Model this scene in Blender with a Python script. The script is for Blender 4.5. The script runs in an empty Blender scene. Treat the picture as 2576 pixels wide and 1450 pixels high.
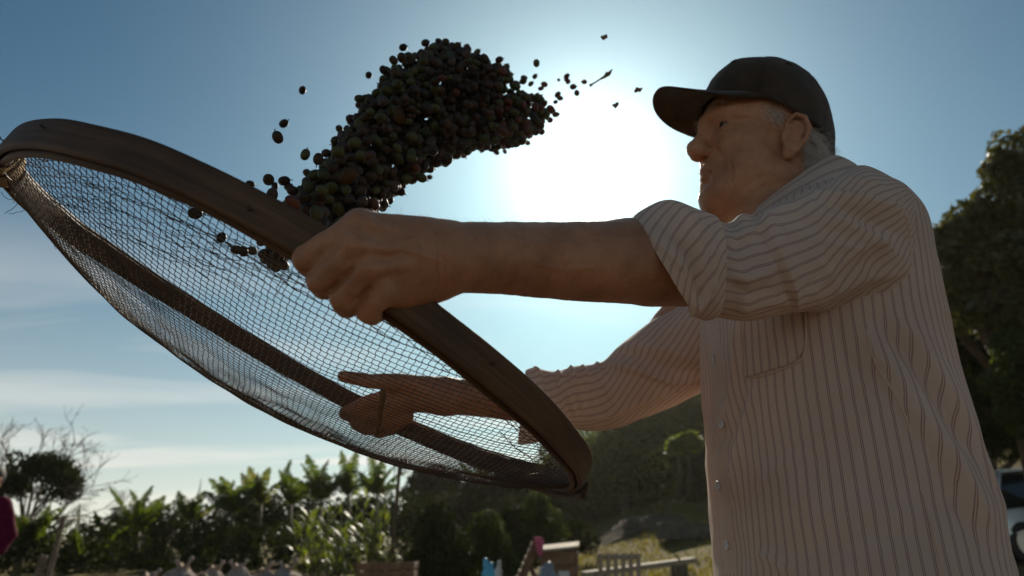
import bpy, math, random
import numpy as np
import openvdb
from mathutils import Vector, Matrix
from mathutils.bvhtree import BVHTree

rnd = random.Random(7)
rng = np.random.default_rng(7)
scene = bpy.context.scene
COL = scene.collection

# ------------------------------------------------------------------ camera, sky, sun, exposure
FPX = 1717.0                       # focal length in pixels of a 2576 x 1450 frame
TILT = math.radians(20.0)
CAM = np.array([0.0, 0.0, 0.95])
cd = bpy.data.cameras.new('camera')
cd.sensor_width = 36.0
cd.lens = 36.0 * FPX / 2576.0
cd.clip_start = 0.02
cd.clip_end = 5000
cd.dof.use_dof = True
cd.dof.focus_distance = 0.72
cd.dof.aperture_fstop = 6.3
cam = bpy.data.objects.new('camera', cd)
cam.location = CAM
cam.rotation_euler = (math.pi / 2 + TILT, 0, 0)
COL.objects.link(cam)
scene.camera = cam

CF = np.array([0, math.cos(TILT), math.sin(TILT)])
CU = np.array([0, -math.sin(TILT), math.cos(TILT)])
CR = np.array([1.0, 0, 0])

def P(u, v, d):
    """world point seen at u, v (2576 x 1450 frame) at axial distance d"""
    return CAM + d * CF + (u - 1288) / FPX * d * CR + (725 - v) / FPX * d * CU

def PYp(u, v, Y):
    """the same on the vertical plane y = Y"""
    r = CF + (u - 1288) / FPX * CR + (725 - v) / FPX * CU
    return CAM + r * (Y / r[1])

def PZ(u, v, Z=0.0):
    r = CF + (u - 1288) / FPX * CR + (725 - v) / FPX * CU
    return CAM + r * ((Z - CAM[2]) / r[2])

def proj(W):
    W = np.asarray(W, float) - CAM
    d = W @ CF
    return np.stack([1288 + FPX * (W @ CR) / d, 725 - FPX * (W @ CU) / d], -1), d

SUN_DIR = P(1480, 425, 1.0) - CAM
SUN_DIR = SUN_DIR / np.linalg.norm(SUN_DIR)
SUN_EL = math.asin(SUN_DIR[2])
SUN_AZ = math.atan2(SUN_DIR[0], SUN_DIR[1])      # clockwise from +Y

world = bpy.data.worlds.new('World')
scene.world = world
world.use_nodes = True
nt = world.node_tree
nt.nodes.clear()

class NB:
    """tiny node-building helper"""
    def __init__(s, tree): s.t = tree
    def n(s, typ, ins=None, **kw):
        nd = s.t.nodes.new(typ)
        for k, v in kw.items(): setattr(nd, k, v)
        for k, v in (ins or {}).items():
            sock = nd.inputs[k]
            if isinstance(v, bpy.types.NodeSocket): s.t.links.new(v, sock)
            else: sock.default_value = v
        return nd
    def m(s, op, a, b=0.0, c=0.0, clamp=False):
        nd = s.n('ShaderNodeMath', {0: a, 1: b, 2: c}, operation=op); nd.use_clamp = clamp
        return nd.outputs[0]
    def vm(s, op, a, b=(0, 0, 0)):
        return s.n('ShaderNodeVectorMath', {0: a, 1: b}, operation=op)
    def mix(s, f, a, b, mode='MIX'):
        nd = s.n('ShaderNodeMix', data_type='RGBA', blend_type=mode)
        for i, v in ((0, f), (6, a), (7, b)):
            if isinstance(v, bpy.types.NodeSocket): s.t.links.new(v, nd.inputs[i])
            else: nd.inputs[i].default_value = v if i == 0 or len(v) == 4 else (*v, 1)
        return nd.outputs[2]
    def ramp(s, f, stops, interp='LINEAR'):
        nd = s.n('ShaderNodeValToRGB', {0: f})
        cr = nd.color_ramp; cr.interpolation = interp
        while len(cr.elements) > 1: cr.elements.remove(cr.elements[-1])
        cr.elements[0].position = stops[0][0]; cr.elements[0].color = (*stops[0][1], 1)
        for p, c in stops[1:]:
            e = cr.elements.new(p); e.color = (*c, 1)
        return nd.outputs[0]

w = NB(nt)
SKY_STRENGTH = 0.062
sky = w.n('ShaderNodeTexSky', sky_type='NISHITA', sun_disc=False, sun_elevation=SUN_EL, sun_rotation=SUN_AZ,
          altitude=300, air_density=1.0, dust_density=1.2, ozone_density=2.2)
co = w.n('ShaderNodeTexCoord').outputs['Generated']
dt = w.vm('DOT_PRODUCT', w.vm('NORMALIZE', co).outputs[0], tuple(SUN_DIR)).outputs['Value']
ang = w.m('ARCCOSINE', w.m('MINIMUM', dt, 0.99999))
def gau(wd, amp): return w.m('MULTIPLY', w.m('EXPONENT', w.m('MULTIPLY', w.m('POWER', w.m('DIVIDE', ang, wd), 1.25), -1.0)), amp)
glow = w.m('ADD', gau(0.05, 34.0), gau(0.115, 9.0))
glow1 = w.vm('SCALE', w.n('ShaderNodeCombineXYZ', {0: 1.0, 1: .97, 2: .92}).outputs[0]); w.t.links.new(glow, glow1.inputs['Scale'])
glow2 = w.vm('SCALE', w.n('ShaderNodeCombineXYZ', {0: 1.0, 1: .77, 2: .77}).outputs[0]); w.t.links.new(gau(0.29, 8.2), glow2.inputs['Scale'])
glowc = w.vm('ADD', glow1.outputs[0], glow2.outputs[0])
skyc = w.mix(1.0, sky.outputs[0], (0.10, 0.60, 0.71), 'MULTIPLY')
# thin cirrus low over the horizon
sep = w.n('ShaderNodeSeparateXYZ', {0: w.vm('NORMALIZE', co).outputs[0]})
zz = w.m('MAXIMUM', sep.outputs[2], 0.02)
cv = w.n('ShaderNodeCombineXYZ', {0: w.m('DIVIDE', sep.outputs[0], w.m('ADD', zz, 0.12)), 1: w.m('DIVIDE', sep.outputs[1], w.m('ADD', zz, 0.12)), 2: 0.0})
cmap = w.n('ShaderNodeMapping', {0: cv.outputs[0], 'Scale': (0.5, 1.5, 1), 'Rotation': (0, 0, 0.5), 'Location': (3.1, 1.2, 0)})
cn = w.n('ShaderNodeTexNoise', {'Vector': cmap.outputs[0], 'Scale': 1.0, 'Detail': 6.0, 'Roughness': .5, 'Distortion': .7})
cm = w.m('MULTIPLY', w.m('SUBTRACT', cn.outputs[0], 0.46), 4.5, clamp=True)
low = w.m('SUBTRACT', 1.0, w.m('MULTIPLY', zz, 2.6), clamp=True)
cm = w.m('MULTIPLY', w.m('MULTIPLY', cm, low), 0.9)
skyc2 = w.mix(cm, skyc, (12.5, 12.2, 11.6))
hz = w.m('MULTIPLY', w.m('EXPONENT', w.m('MULTIPLY', zz, -6.2)), 0.85)
skyc2 = w.mix(hz, skyc2, (15.5, 14.6, 12.9))
fin = w.n('ShaderNodeMix', data_type='RGBA', blend_type='ADD')
fin.inputs[0].default_value = 1.0
w.t.links.new(skyc2, fin.inputs[6]); w.t.links.new(glowc.outputs[0], fin.inputs[7])
bg = w.n('ShaderNodeBackground', {'Color': fin.outputs[2], 'Strength': SKY_STRENGTH})
w.n('ShaderNodeOutputWorld', {0: bg.outputs[0]})

sl = bpy.data.lights.new('sun', 'SUN')
sl.energy = 5.0
sl.angle = math.radians(0.53)
sl.color = (1.0, 0.90, 0.74)
sun = bpy.data.objects.new('sun', sl)
sun.rotation_euler = Vector(SUN_DIR).to_track_quat('Z', 'Y').to_euler()
sun.location = (0, 0, 30)
COL.objects.link(sun)

scene.view_settings.view_transform = 'Standard'
scene.view_settings.look = 'None'
scene.view_settings.exposure = 0.12
scene.view_settings.gamma = 1.0
scene.view_settings.use_curve_mapping = False
scene.render.engine = 'CYCLES'
scene.cycles.max_bounces = 7
scene.cycles.diffuse_bounces = 4
scene.cycles.transparent_max_bounces = 8
scene.cycles.use_denoising = True

# ------------------------------------------------------------------ general helpers
def mat(name, rough=0.8, spec=0.3):
    m = bpy.data.materials.new(name); m.use_nodes = True
    b = NB(m.node_tree); m.node_tree.nodes.clear()
    return m, b

def out(b, shader):
    b.n('ShaderNodeOutputMaterial', {0: shader})

def simple(name, c1, c2, scale=8.0, rough=0.75, spec=0.3, bump=0.2, bscale=60.0, metal=0.0, transl=0.0, coat=0.0, coords='Object', detail=4.0, bdist=.002):
    m, b = mat(name)
    v = b.n('ShaderNodeTexCoord').outputs[coords]
    nz = b.n('ShaderNodeTexNoise', {'Vector': v, 'Scale': scale, 'Detail': detail})
    c = b.ramp(nz.outputs[0], [(0.3, c1), (0.7, c2)])
    nb = b.n('ShaderNodeTexNoise', {'Vector': v, 'Scale': bscale, 'Detail': 3.0})
    bp = b.n('ShaderNodeBump', {'Height': nb.outputs[0], 'Strength': bump, 'Distance': bdist})
    p = b.n('ShaderNodeBsdfPrincipled', {'Base Color': c, 'Roughness': rough, 'Specular IOR Level': spec, 'Metallic': metal, 'Normal': bp.outputs[0], 'Coat Weight': coat})
    sh = p.outputs[0]
    if transl > 0:
        t = b.n('ShaderNodeBsdfTranslucent', {'Color': c})
        sh = b.n('ShaderNodeMixShader', {0: transl, 1: sh, 2: t.outputs[0]}).outputs[0]
    out(b, sh)
    return m

def mesh_np(name, V, F, smooth=True, attrs=None):
    """F: (n,3) or (n,4) array, or list of such arrays"""
    me = bpy.data.meshes.new(name)
    Fs = [np.asarray(f, np.int32) for f in (F if isinstance(F, list) else [F]) if len(f)]
    V = np.asarray(V, np.float32)
    loops = np.concatenate([f.ravel() for f in Fs])
    sizes = np.concatenate([np.full(len(f), f.shape[1], np.int32) for f in Fs])
    starts = np.concatenate([[0], np.cumsum(sizes)[:-1]]).astype(np.int32)
    me.vertices.add(len(V)); me.vertices.foreach_set('co', V.ravel())
    me.loops.add(len(loops)); me.loops.foreach_set('vertex_index', loops)
    me.polygons.add(len(sizes)); me.polygons.foreach_set('loop_start', starts)
    me.polygons.foreach_set('loop_total', sizes)
    me.polygons.foreach_set('use_smooth', np.full(len(sizes), smooth, bool))
    me.update(calc_edges=True)
    me.validate()
    for k, a in (attrs or {}).items():
        a = np.asarray(a, np.float32)
        if a.ndim == 1:
            at = me.attributes.new(k, 'FLOAT', 'POINT'); at.data.foreach_set('value', a)
        else:
            at = me.attributes.new(k, 'FLOAT_VECTOR', 'POINT'); at.data.foreach_set('vector', a.ravel())
    return me

def obj(name, me, m=None, parent=None, loc=None):
    o = bpy.data.objects.new(name, me)
    COL.objects.link(o)
    if m is not None and me is not None:
        if not me.materials: me.materials.append(m)
    if parent is not None: o.parent = parent
    if loc is not None: o.location = tuple(float(x) for x in loc)
    return o

def tag(o, label=None, cat=None, group=None, kind=None):
    if label: o['label'] = label
    if cat: o['category'] = cat
    if group: o['group'] = group
    if kind: o['kind'] = kind
    return o

def empty(name, loc, label=None, cat=None, group=None, rz=0.0):
    o = bpy.data.objects.new(name, None); COL.objects.link(o)
    o.empty_display_size = 0.05
    o.location = tuple(float(x) for x in loc); o.rotation_euler = (0, 0, rz)
    return tag(o, label, cat, group)

def copy_tree(o, parent=None):
    c = o.copy(); COL.objects.link(c); c.parent = parent
    for ch in list(o.children): copy_tree(ch, c)
    return c

def local(V, parent_loc):
    return np.asarray(V) - np.asarray(parent_loc)

def grid_faces(nu, nv, wrap_u=False, wrap_v=False, off=0):
    """verts index i*nv + j ; i<nu, j<nv"""
    I = np.arange(nu if wrap_u else nu - 1); J = np.arange(nv if wrap_v else nv - 1)
    I, J = np.meshgrid(I, J, indexing='ij')
    i2 = (I + 1) % nu; j2 = (J + 1) % nv
    return (np.stack([I * nv + J, i2 * nv + J, i2 * nv + j2, I * nv + j2], -1).reshape(-1, 4) + off)

def tube(pts, rad, n=6, closed_ends=True):
    """tube along polyline pts with radii rad -> V, [F4, F3]"""
    pts = np.asarray(pts, float); rad = np.broadcast_to(np.asarray(rad, float), (len(pts),))
    T = np.gradient(pts, axis=0); T /= np.linalg.norm(T, axis=1)[:, None] + 1e-12
    a = np.array([0.13, 0.21, 0.97])
    A = np.cross(T, a); bad = np.linalg.norm(A, axis=1) < 0.1
    A[bad] = np.cross(T[bad], [1.0, 0, 0]); A /= np.linalg.norm(A, axis=1)[:, None]
    for i in range(1, len(A)):
        A[i] = A[i - 1] - T[i] * (A[i - 1] @ T[i]); A[i] /= np.linalg.norm(A[i]) + 1e-12
    B = np.cross(T, A)
    th = np.arange(n) * 2 * np.pi / n
    V = pts[:, None] + rad[:, None, None] * (np.cos(th)[None, :, None] * A[:, None] + np.sin(th)[None, :, None] * B[:, None])
    V = V.reshape(-1, 3)
    F = grid_faces(len(pts), n, wrap_v=True)
    tris = np.zeros((0, 3), int)
    if closed_ends:
        c0 = len(V); V = np.concatenate([V, pts[:1], pts[-1:]])
        k = np.arange(n); L = (len(pts) - 1) * n
        tris = np.concatenate([np.stack([np.full(n, c0), k, (k + 1) % n], 1), np.stack([np.full(n, c0 + 1), L + (k + 1) % n, L + k], 1)])
    return V, F, tris

class Acc:
    """collects geometry for one mesh"""
    def __init__(s): s.V = []; s.Q = []; s.T = []; s.n = 0
    def add(s, V, Q=None, T=None):
        V = np.asarray(V, float).reshape(-1, 3)
        if Q is not None and len(Q): s.Q.append(np.asarray(Q) + s.n)
        if T is not None and len(T): s.T.append(np.asarray(T) + s.n)
        s.V.append(V); s.n += len(V); return s
    def tube(s, pts, rad, n=6): V, F, T = tube(pts, rad, n); return s.add(V, F, T)
    def box(s, c, size, R=None, bev=0.0):
        c = np.asarray(c, float); h = np.asarray(size, float) / 2
        b = min(bev, h.min() * .9)
        if b > 0:
            V = []; 
            for sx in (-1, 1):
                for sy in (-1, 1):
                    for sz in (-1, 1):
                        k = np.array([sx, sy, sz])
                        for ax in range(3):
                            q = k * (h - b); q[ax] = k[ax] * h[ax]; V.append(q)
            V = np.array(V, float)
            import itertools
            idx = lambda sx, sy, sz, ax: ((sx > 0) * 4 + (sy > 0) * 2 + (sz > 0)) * 3 + ax
            Q = []; T = []
            for ax in range(3):
                o1, o2 = [a for a in range(3) if a != ax]
                for sg in (-1, 1):
                    q = []
                    for (p, r) in ((-1, -1), (1, -1), (1, 1), (-1, 1)):
                        k = [0, 0, 0]; k[ax] = sg; k[o1] = p; k[o2] = r; q.append(idx(*k, ax))
                    Q.append(q)
            for ax in range(3):      # edges running along ax
                o1, o2 = [a for a in range(3) if a != ax]
                for p in (-1, 1):
                    for r in (-1, 1):
                        k0 = [0, 0, 0]; k0[o1] = p; k0[o2] = r; k0[ax] = -1; k1 = list(k0); k1[ax] = 1
                        Q.append([idx(*k0, o1), idx(*k1, o1), idx(*k1, o2), idx(*k0, o2)])
            for k in itertools.product((-1, 1), repeat=3): T.append([idx(*k, 0), idx(*k, 1), idx(*k, 2)])
        else:
            V = np.array([(x, y, z) for x in (-1, 1) for y in (-1, 1) for z in (-1, 1)]) * h
            Q = [(0, 1, 3, 2), (4, 6, 7, 5), (0, 4, 5, 1), (2, 3, 7, 6), (0, 2, 6, 4), (1, 5, 7, 3)]; T = None
        if R is not None: V = V @ np.asarray(R).T
        return s.add(V + c, Q, T)
    def mesh(s, name, smooth=False):
        F = []
        if s.Q: F.append(np.concatenate([np.asarray(q).reshape(-1, 4) for q in s.Q]))
        if s.T: F.append(np.concatenate([np.asarray(q).reshape(-1, 3) for q in s.T]))
        me = mesh_np(name, np.concatenate(s.V), F, smooth)
        bm_fix(me)
        return me

def bm_fix(me):
    import bmesh
    bm = bmesh.new(); bm.from_mesh(me); bmesh.ops.recalc_face_normals(bm, faces=bm.faces); bm.to_mesh(me); bm.free()

def rotz(a): c, s = math.cos(a), math.sin(a); return np.array([[c, -s, 0], [s, c, 0], [0, 0, 1.0]])
def rotx(a): c, s = math.cos(a), math.sin(a); return np.array([[1.0, 0, 0], [0, c, -s], [0, s, c]])
def roty(a): c, s = math.cos(a), math.sin(a); return np.array([[c, 0, s], [0, 1.0, 0], [-s, 0, c]])

def vnoise(p, seed=0):
    """smooth value noise in -1..1, p: (n,3)"""
    p = np.asarray(p, float) + seed * 17.31
    i = np.floor(p).astype(np.int64); f = p - i; f = f * f * (3 - 2 * f)
    def h(a):
        v = (a[:, 0] * 374761393 + a[:, 1] * 668265263 + a[:, 2] * 2147483647 * 3 + seed * 974711) & 0xffffffff
        v = ((v ^ (v >> 13)) * 1274126177) & 0xffffffff
        return ((v ^ (v >> 16)) & 0xffff) / 32767.5 - 1
    r = 0
    for dx in (0, 1):
        for dy in (0, 1):
            for dz in (0, 1):
                wgt = (f[:, 0] if dx else 1 - f[:, 0]) * (f[:, 1] if dy else 1 - f[:, 1]) * (f[:, 2] if dz else 1 - f[:, 2])
                r = r + wgt * h(i + np.array([dx, dy, dz]))
    return r

def polydist(uv, line):
    """distance (px) and signed side to polyline, parameter 0..1"""
    line = np.asarray(line, float); best = np.full(len(uv), 1e9); sd = np.zeros(len(uv)); tt = np.zeros(len(uv))
    L = np.concatenate([[0], np.cumsum(np.linalg.norm(np.diff(line, axis=0), axis=1))]); 
    for k in range(len(line) - 1):
        a, b = line[k], line[k + 1]; ab = b - a; t = np.clip(((uv - a) @ ab) / (ab @ ab), 0, 1)
        q = a + t[:, None] * ab; d = np.linalg.norm(uv - q, axis=1)
        s = np.sign(ab[0] * (uv[:, 1] - a[1]) - ab[1] * (uv[:, 0] - a[0]))
        m = d < best; best[m] = d[m]; sd[m] = s[m]; tt[m] = (L[k] + t[m] * (L[k + 1] - L[k])) / L[-1]
    return best, sd, tt

def folds(V, N, items, eps=0.0):
    """raise or sink creases along lines on the side of a surface that faces the viewer"""
    uv, d = proj(V); view = (V - CAM); view /= np.linalg.norm(view, axis=1)[:, None]
    face = np.clip(-(N * view).sum(1) * 2.5 + .15, 0, 1)
    D = np.zeros(len(V))
    for (line, w1, w2, amp) in items:
        m0 = (uv[:, 0] > min(p[0] for p in line) - 3 * max(w1, w2)) & (uv[:, 0] < max(p[0] for p in line) + 3 * max(w1, w2))
        ii = np.nonzero(m0)[0]
        if not len(ii): continue
        dist, sd, t = polydist(uv[ii], line)
        wd = np.where(sd > 0, w1, w2)
        prof = np.exp(-(dist / wd) ** 2)
        D[ii] += amp * prof * np.clip(np.minimum(t, 1 - t) * 5 + .15, 0, 1)
    return V + N * (D * face)[:, None]

def vnormals(V, F):
    F = np.asarray(F); n = np.cross(V[F[:, 1]] - V[F[:, 0]], V[F[:, 2]] - V[F[:, 0]])
    if F.shape[1] == 4: n = n + np.cross(V[F[:, 2]] - V[F[:, 0]], V[F[:, 3]] - V[F[:, 0]])
    N = np.zeros_like(V)
    for k in range(F.shape[1]): np.add.at(N, F[:, k], n)
    return N / (np.linalg.norm(N, axis=1)[:, None] + 1e-12)

def crom(P_, t):
    """smooth interpolation through stations; P_: (n, k), t in 0..n-1"""
    P_ = np.asarray(P_, float); n = len(P_); t = np.clip(np.asarray(t, float), 0, n - 1 - 1e-9)
    i = np.floor(t).astype(int); f = (t - i)[:, None]
    g = lambda k: P_[np.clip(k, 0, n - 1)]
    p0, p1, p2, p3 = g(i - 1), g(i), g(i + 1), g(i + 2)
    return .5 * ((2 * p1) + (p2 - p0) * f + (2 * p0 - 5 * p1 + 4 * p2 - p3) * f ** 2 + (3 * p1 - p0 - 3 * p2 + p3) * f ** 3)

# ------------------------------------------------------------------ smooth-union body sculpting
class Sculpt:
    def __init__(s, h=0.0016): s.p = []; s.h = h
    def cone(s, a, b, ra, rb, k=0.01, sub=False, flat=None):
        a = np.asarray(a, float); b = np.asarray(b, float); r = max(ra, rb) * (1 if flat is None else max(1, 1 / flat[1]))
        s.p.append(('c', np.minimum(a, b) - r, np.maximum(a, b) + r, k, sub, (a, b, ra, rb, flat)))
    def chain(s, pts, rads, k=0.01, sub=False, flat=None):
        pts = [np.asarray(p, float) for p in pts]; r = max(rads)
        s.p.append(('h', np.min(pts, 0) - r, np.max(pts, 0) + r, k, sub, (pts, rads)))
    def ell(s, c, r, R=None, k=0.01, sub=False):
        c = np.asarray(c, float); r = np.asarray(r, float); R = np.eye(3) if R is None else R
        e = np.sqrt(((R * r[None, :]) ** 2).sum(1))
        s.p.append(('e', c - e, c + e, k, sub, (c, r, R)))
    def ev(s, pr, X):
        if pr[0] == 'c':
            a, b, ra, rb, flat = pr[5]
            Q = X - a; ab = b - a
            if flat is not None:
                e, f = flat; e = np.asarray(e, float)
                Q = Q + (Q @ e)[:, None] * e[None] * (f - 1); ab = ab + e * (ab @ e) * (f - 1)
            L2 = ab @ ab + 1e-12
            t = np.clip(Q @ ab / L2, 0, 1)
            return np.linalg.norm(Q - t[:, None] * ab, axis=1) - (ra + t * (rb - ra))
        if pr[0] == 'h':
            pts, rads = pr[5]; D = None
            for i in range(len(pts) - 1):
                a = pts[i]; ab = pts[i + 1] - a; t = np.clip((X - a) @ ab / (ab @ ab + 1e-12), 0, 1)
                e = np.linalg.norm(X - a - t[:, None] * ab, axis=1) - (rads[i] + t * (rads[i + 1] - rads[i])); D = e if D is None else np.minimum(D, e)
            return D
        c, r, R = pr[5]
        q = (X - c) @ R
        k0 = np.linalg.norm(q / r, axis=1); k1 = np.linalg.norm(q / r ** 2, axis=1) + 1e-9
        return k0 * (k0 - 1) / k1
    def build(s, adapt=0.0):
        h = s.h; B = 24
        adds = [p for p in s.p if not p[4]]
        lo = np.min([p[1] for p in adds], 0) - .02; hi = np.max([p[2] for p in adds], 0) + .02
        o = lo; nb = np.ceil((hi - lo) / (h * B)).astype(int)
        g = openvdb.FloatGrid(3 * h)
        ii = np.stack(np.meshgrid(*[np.arange(B)] * 3, indexing='ij'), -1).reshape(-1, 3) * h
        touch = {}
        for pi, p in enumerate(s.p):
            m = 3 * h + p[3]
            b0 = np.maximum(np.floor((p[1] - m - o) / (h * B)).astype(int), 0); b1 = np.minimum(np.floor((p[2] + m - o) / (h * B)).astype(int), nb - 1)
            for x in range(b0[0], b1[0] + 1):
                for y in range(b0[1], b1[1] + 1):
                    for z in range(b0[2], b1[2] + 1): touch.setdefault((x, y, z), []).append(pi)
        for key, pl in touch.items():
            if all(s.p[i][4] for i in pl): continue
            X = ii + (o + np.array(key) * B * h)
            # quick reject with block centre
            c = (o + (np.array(key) + .5) * B * h)[None]; rad = B * h * .87
            dmin = min(s.ev(s.p[i], c)[0] - s.p[i][3] for i in pl if not s.p[i][4])
            if dmin > rad * 1.6 + 3 * h: continue
            d = None
            for i in pl:
                p = s.p[i]; e = s.ev(p, X); k = p[3]
                if d is None:
                    d = np.full(len(X), 1.0)
                if not p[4]:
                    hh = np.maximum(k - np.abs(d - e), 0) / k; d = np.minimum(d, e) - hh * hh * k / 4
                else:
                    e = -e; hh = np.maximum(k - np.abs(d - e), 0) / k; d = np.maximum(d, e) + hh * hh * k / 4
            d = np.clip(d, -3 * h, 3 * h).reshape(B, B, B).astype(np.float32)
            if d.min() > 2.9 * h: continue
            g.copyFromArray(np.ascontiguousarray(d), ijk=tuple(int(q) * B for q in key), tolerance=0)
        V, T, Q = g.convertToPolygons(0.0, adapt)
        V = V * h + o
        Q = Q[:, ::-1] if len(Q) else Q
        T = T[:, ::-1] if len(T) else T
        V = V.astype(float)
        if len(Q):
            a_, b_, c_ = V[Q[:, 0]] - V.mean(0), V[Q[:, 1]] - V.mean(0), V[Q[:, 2]] - V.mean(0)
            vol = np.einsum('ij,ij->i', a_, np.cross(b_, c_)).sum()
            if vol < 0: Q = Q[:, ::-1]; T = T[:, ::-1]
            print('flip', vol < 0)
        return V, T, Q
# ------------------------------------------------------------------ ground
GROUND = {}
# ================================================================== THE MAN
HP = np.array([0.3995, 0.956, CAM[2] + 0.570])         # midpoint between the ear canals
def head_rot(y, p, r):
    f = np.array([-math.cos(y) * math.cos(p), -math.sin(y) * math.cos(p), math.sin(p)])
    l0 = np.array([math.sin(y), -math.cos(y), 0]); u0 = np.cross(l0, f); u0 = u0 if u0[2] > 0 else -u0
    l = math.cos(r) * l0 - math.sin(r) * u0; u = math.sin(r) * l0 + math.cos(r) * u0
    return np.stack([f, l, u], 1)
HR = head_rot(math.radians(9.5), math.radians(8.0), math.radians(7.0))
def H(f, l, u): return HP + HR @ np.array([f, l, u])
def HV(V): return HP + np.asarray(V) @ HR.T

MAN = P(1560, 1450, 0.9) * np.array([1, 1, 0]); MAN = np.array([0.42, 0.95, 0.0])
man = empty('person', MAN, 'man in a dark cap and pink-striped shirt tossing coffee cherries with a big round sieve', 'person')

S = Sculpt(0.0016)
# skull and face (forward, lateral, up)
S.ell(H(-.002, 0, .045), (.098, .077, .083), HR, .01)
S.ell(H(-.045, 0, .005), (.055, .060, .060), HR, .03)
S.ell(H(.045, 0, .040), (.052, .061, .055), HR, .02)
S.ell(H(.037, 0, -.020), (.050, .060, .065), HR, .02)
for s in (1, -1):
    S.ell(H(.055, s * .040, -.008), (.027, .023, .020), HR, .022)
    S.cone(H(.004, s * .056, -.055), H(.063, s * .018, -.080), .017, .017, .035)
    S.ell(H(.038, s * .041, -.046), (.030, .021, .032), HR, .028)
    S.cone(H(.092, s * .012, .044), H(.076, s * .046, .042), .010, .010, .014)
S.ell(H(.0655, 0, -.048), (.0265, .031, .030), HR, .02)
S.ell(H(.0690, 0, -.082), (.019, .024, .018), HR, .015)
S.ell(H(.035, 0, -.088), (.047, .043, .026), HR, .03)
# neck and trunk under the shirt
NB0 = np.array([0.432, 0.945, 1.36])
S.cone(H(-.022, 0, -.02), NB0, .058, .066, .03)
S.cone(H(.03, 0, -.075), NB0 + np.array([-.035, -.01, .0]), .036, .050, .03)
S.ell((.425, .93, 1.27), (.10, .155, .13), None, .05)
S.ell((.425, .93, 1.08), (.105, .15, .16), None, .05)
S.ell((.43, .93, .92), (.105, .15, .10), None, .05)
# nose
S.cone(H(.091, 0, .036), H(.1085, 0, -.006), .0090, .0112, .012)
S.ell(H(.1115, 0, -.012), (.0112, .0112, .0110), HR, .013)
for s in (1, -1):
    S.ell(H(.101, s * .0135, -.017), (.0110, .0066, .0082), HR, .009)
# eye hollows, lids
for s in (1, -1):
    S.ell(H(.0985, s * .030, .023), (.0125, .017, .0125), HR, .012, True)
    S.ell(H(.0735, s * .031, .0330), (.0140, .0180, .0078), HR, .003)
    S.ell(H(.0735, s * .031, .0148), (.0134, .0175, .0070), HR, .003)
    S.cone(H(.0895, s * .021, .0238), H(.0800, s * .043, .0222), .0025, .0019, .002, True)
    S.cone(H(.0835, s * .020, .0085), H(.075, s * .044, .0120), .0045, .0035, .008)
# lips
for s in (1, -1):
    S.cone(H(.0895, 0, -.0450), H(.0755, s * .026, -.0515), .0062, .0042, .010)
    S.cone(H(.0880, 0, -.0590), H(.0750, s * .024, -.0560), .0064, .0042, .010)
    S.chain([H(.0975, 0, -.0518), H(.0915, s * .014, -.0525), H(.0745, s * .0325, -.0555)], [.0024, .0024, .0020], .004, True)
    S.cone(H(.0985, s * .019, -.018), H(.0835, s * .038, -.046), .0022, .0018, .012, True)
    S.ell(H(.1060, s * .0075, -.0275), (.0065, .0038, .0055), HR, .004, True)
S.cone(H(.0930, -.014, -.0690), H(.0930, .014, -.0690), .0060, .0060, .012, True)
# ears
for s in (1, -1):
    Re = HR @ rotx(s * 0.25) @ roty(-0.28)
    S.ell(H(-.010, s * .0785, .004), (.0185, .0060, .034), Re, .006)
    S.ell(H(-.016, s * .081, .018), (.0125, .0045, .018), Re, .004)
    S.ell(H(-.002, s * .0885, -.002), (.0080, .0080, .012), Re, .004, True)
    S.ell(H(-.012, s * .0905, .014), (.0060, .006, .011), Re, .004, True)
    hx = [(.003, .076, .010), (.001, .080, .026), (-.008, .085, .0355), (-.020, .089, .031), (-.0265, .091, .015), (-.0225, .089, -.006), (-.011, .084, -.022)]
    S.chain([H(a, s * b, c) for a, b, c in hx], [.003, .0032, .0034, .0034, .0034, .0032, .003], .0025)
    S.ell(H(-.004, s * .0785, -.0245), (.0098, .0052, .0135), Re, .009)
    S.ell(H(.004, s * .077, -.004), (.004, .005, .006), Re, .004)

def ch(pts, k=.01, flat=None, sub=False):
    S.chain([P(u, v, d) for u, v, d, r in pts], [r for *_, r in pts], k, sub, flat)
# near (left) arm: shoulder, elbow, wrist
ch([(2170, 600, .87, .046), (1960, 655, .795, .044), (1800, 674, .730, .0400), (1720, 668, .708, .0425), (1650, 660, .688, .0450), (1600, 657, .672, .0430), (1500, 659, .645, .0388), (1400, 656, .618, .0350),
    (1300, 651, .592, .0322), (1200, 648, .562, .0294), (1130, 647, .543, .0282)], .012)
# near hand: back of the hand
for w_, k_ in (((1118, 614, .542, .0165), (907, 570, .503, .0122)), ((1118, 636, .533, .0178), (895, 622, .492, .0120)),
               ((1118, 662, .532, .0185), (918, 684, .494, .0116)), ((1112, 686, .540, .0178), (962, 737, .504, .0102))):
    ch([w_, k_], .011)
ch([(1040, 640, .540, .022), (960, 650, .527, .018)], .02)
ch([(1060, 700, .540, .020), (1000, 735, .525, .013)], .016)
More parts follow.
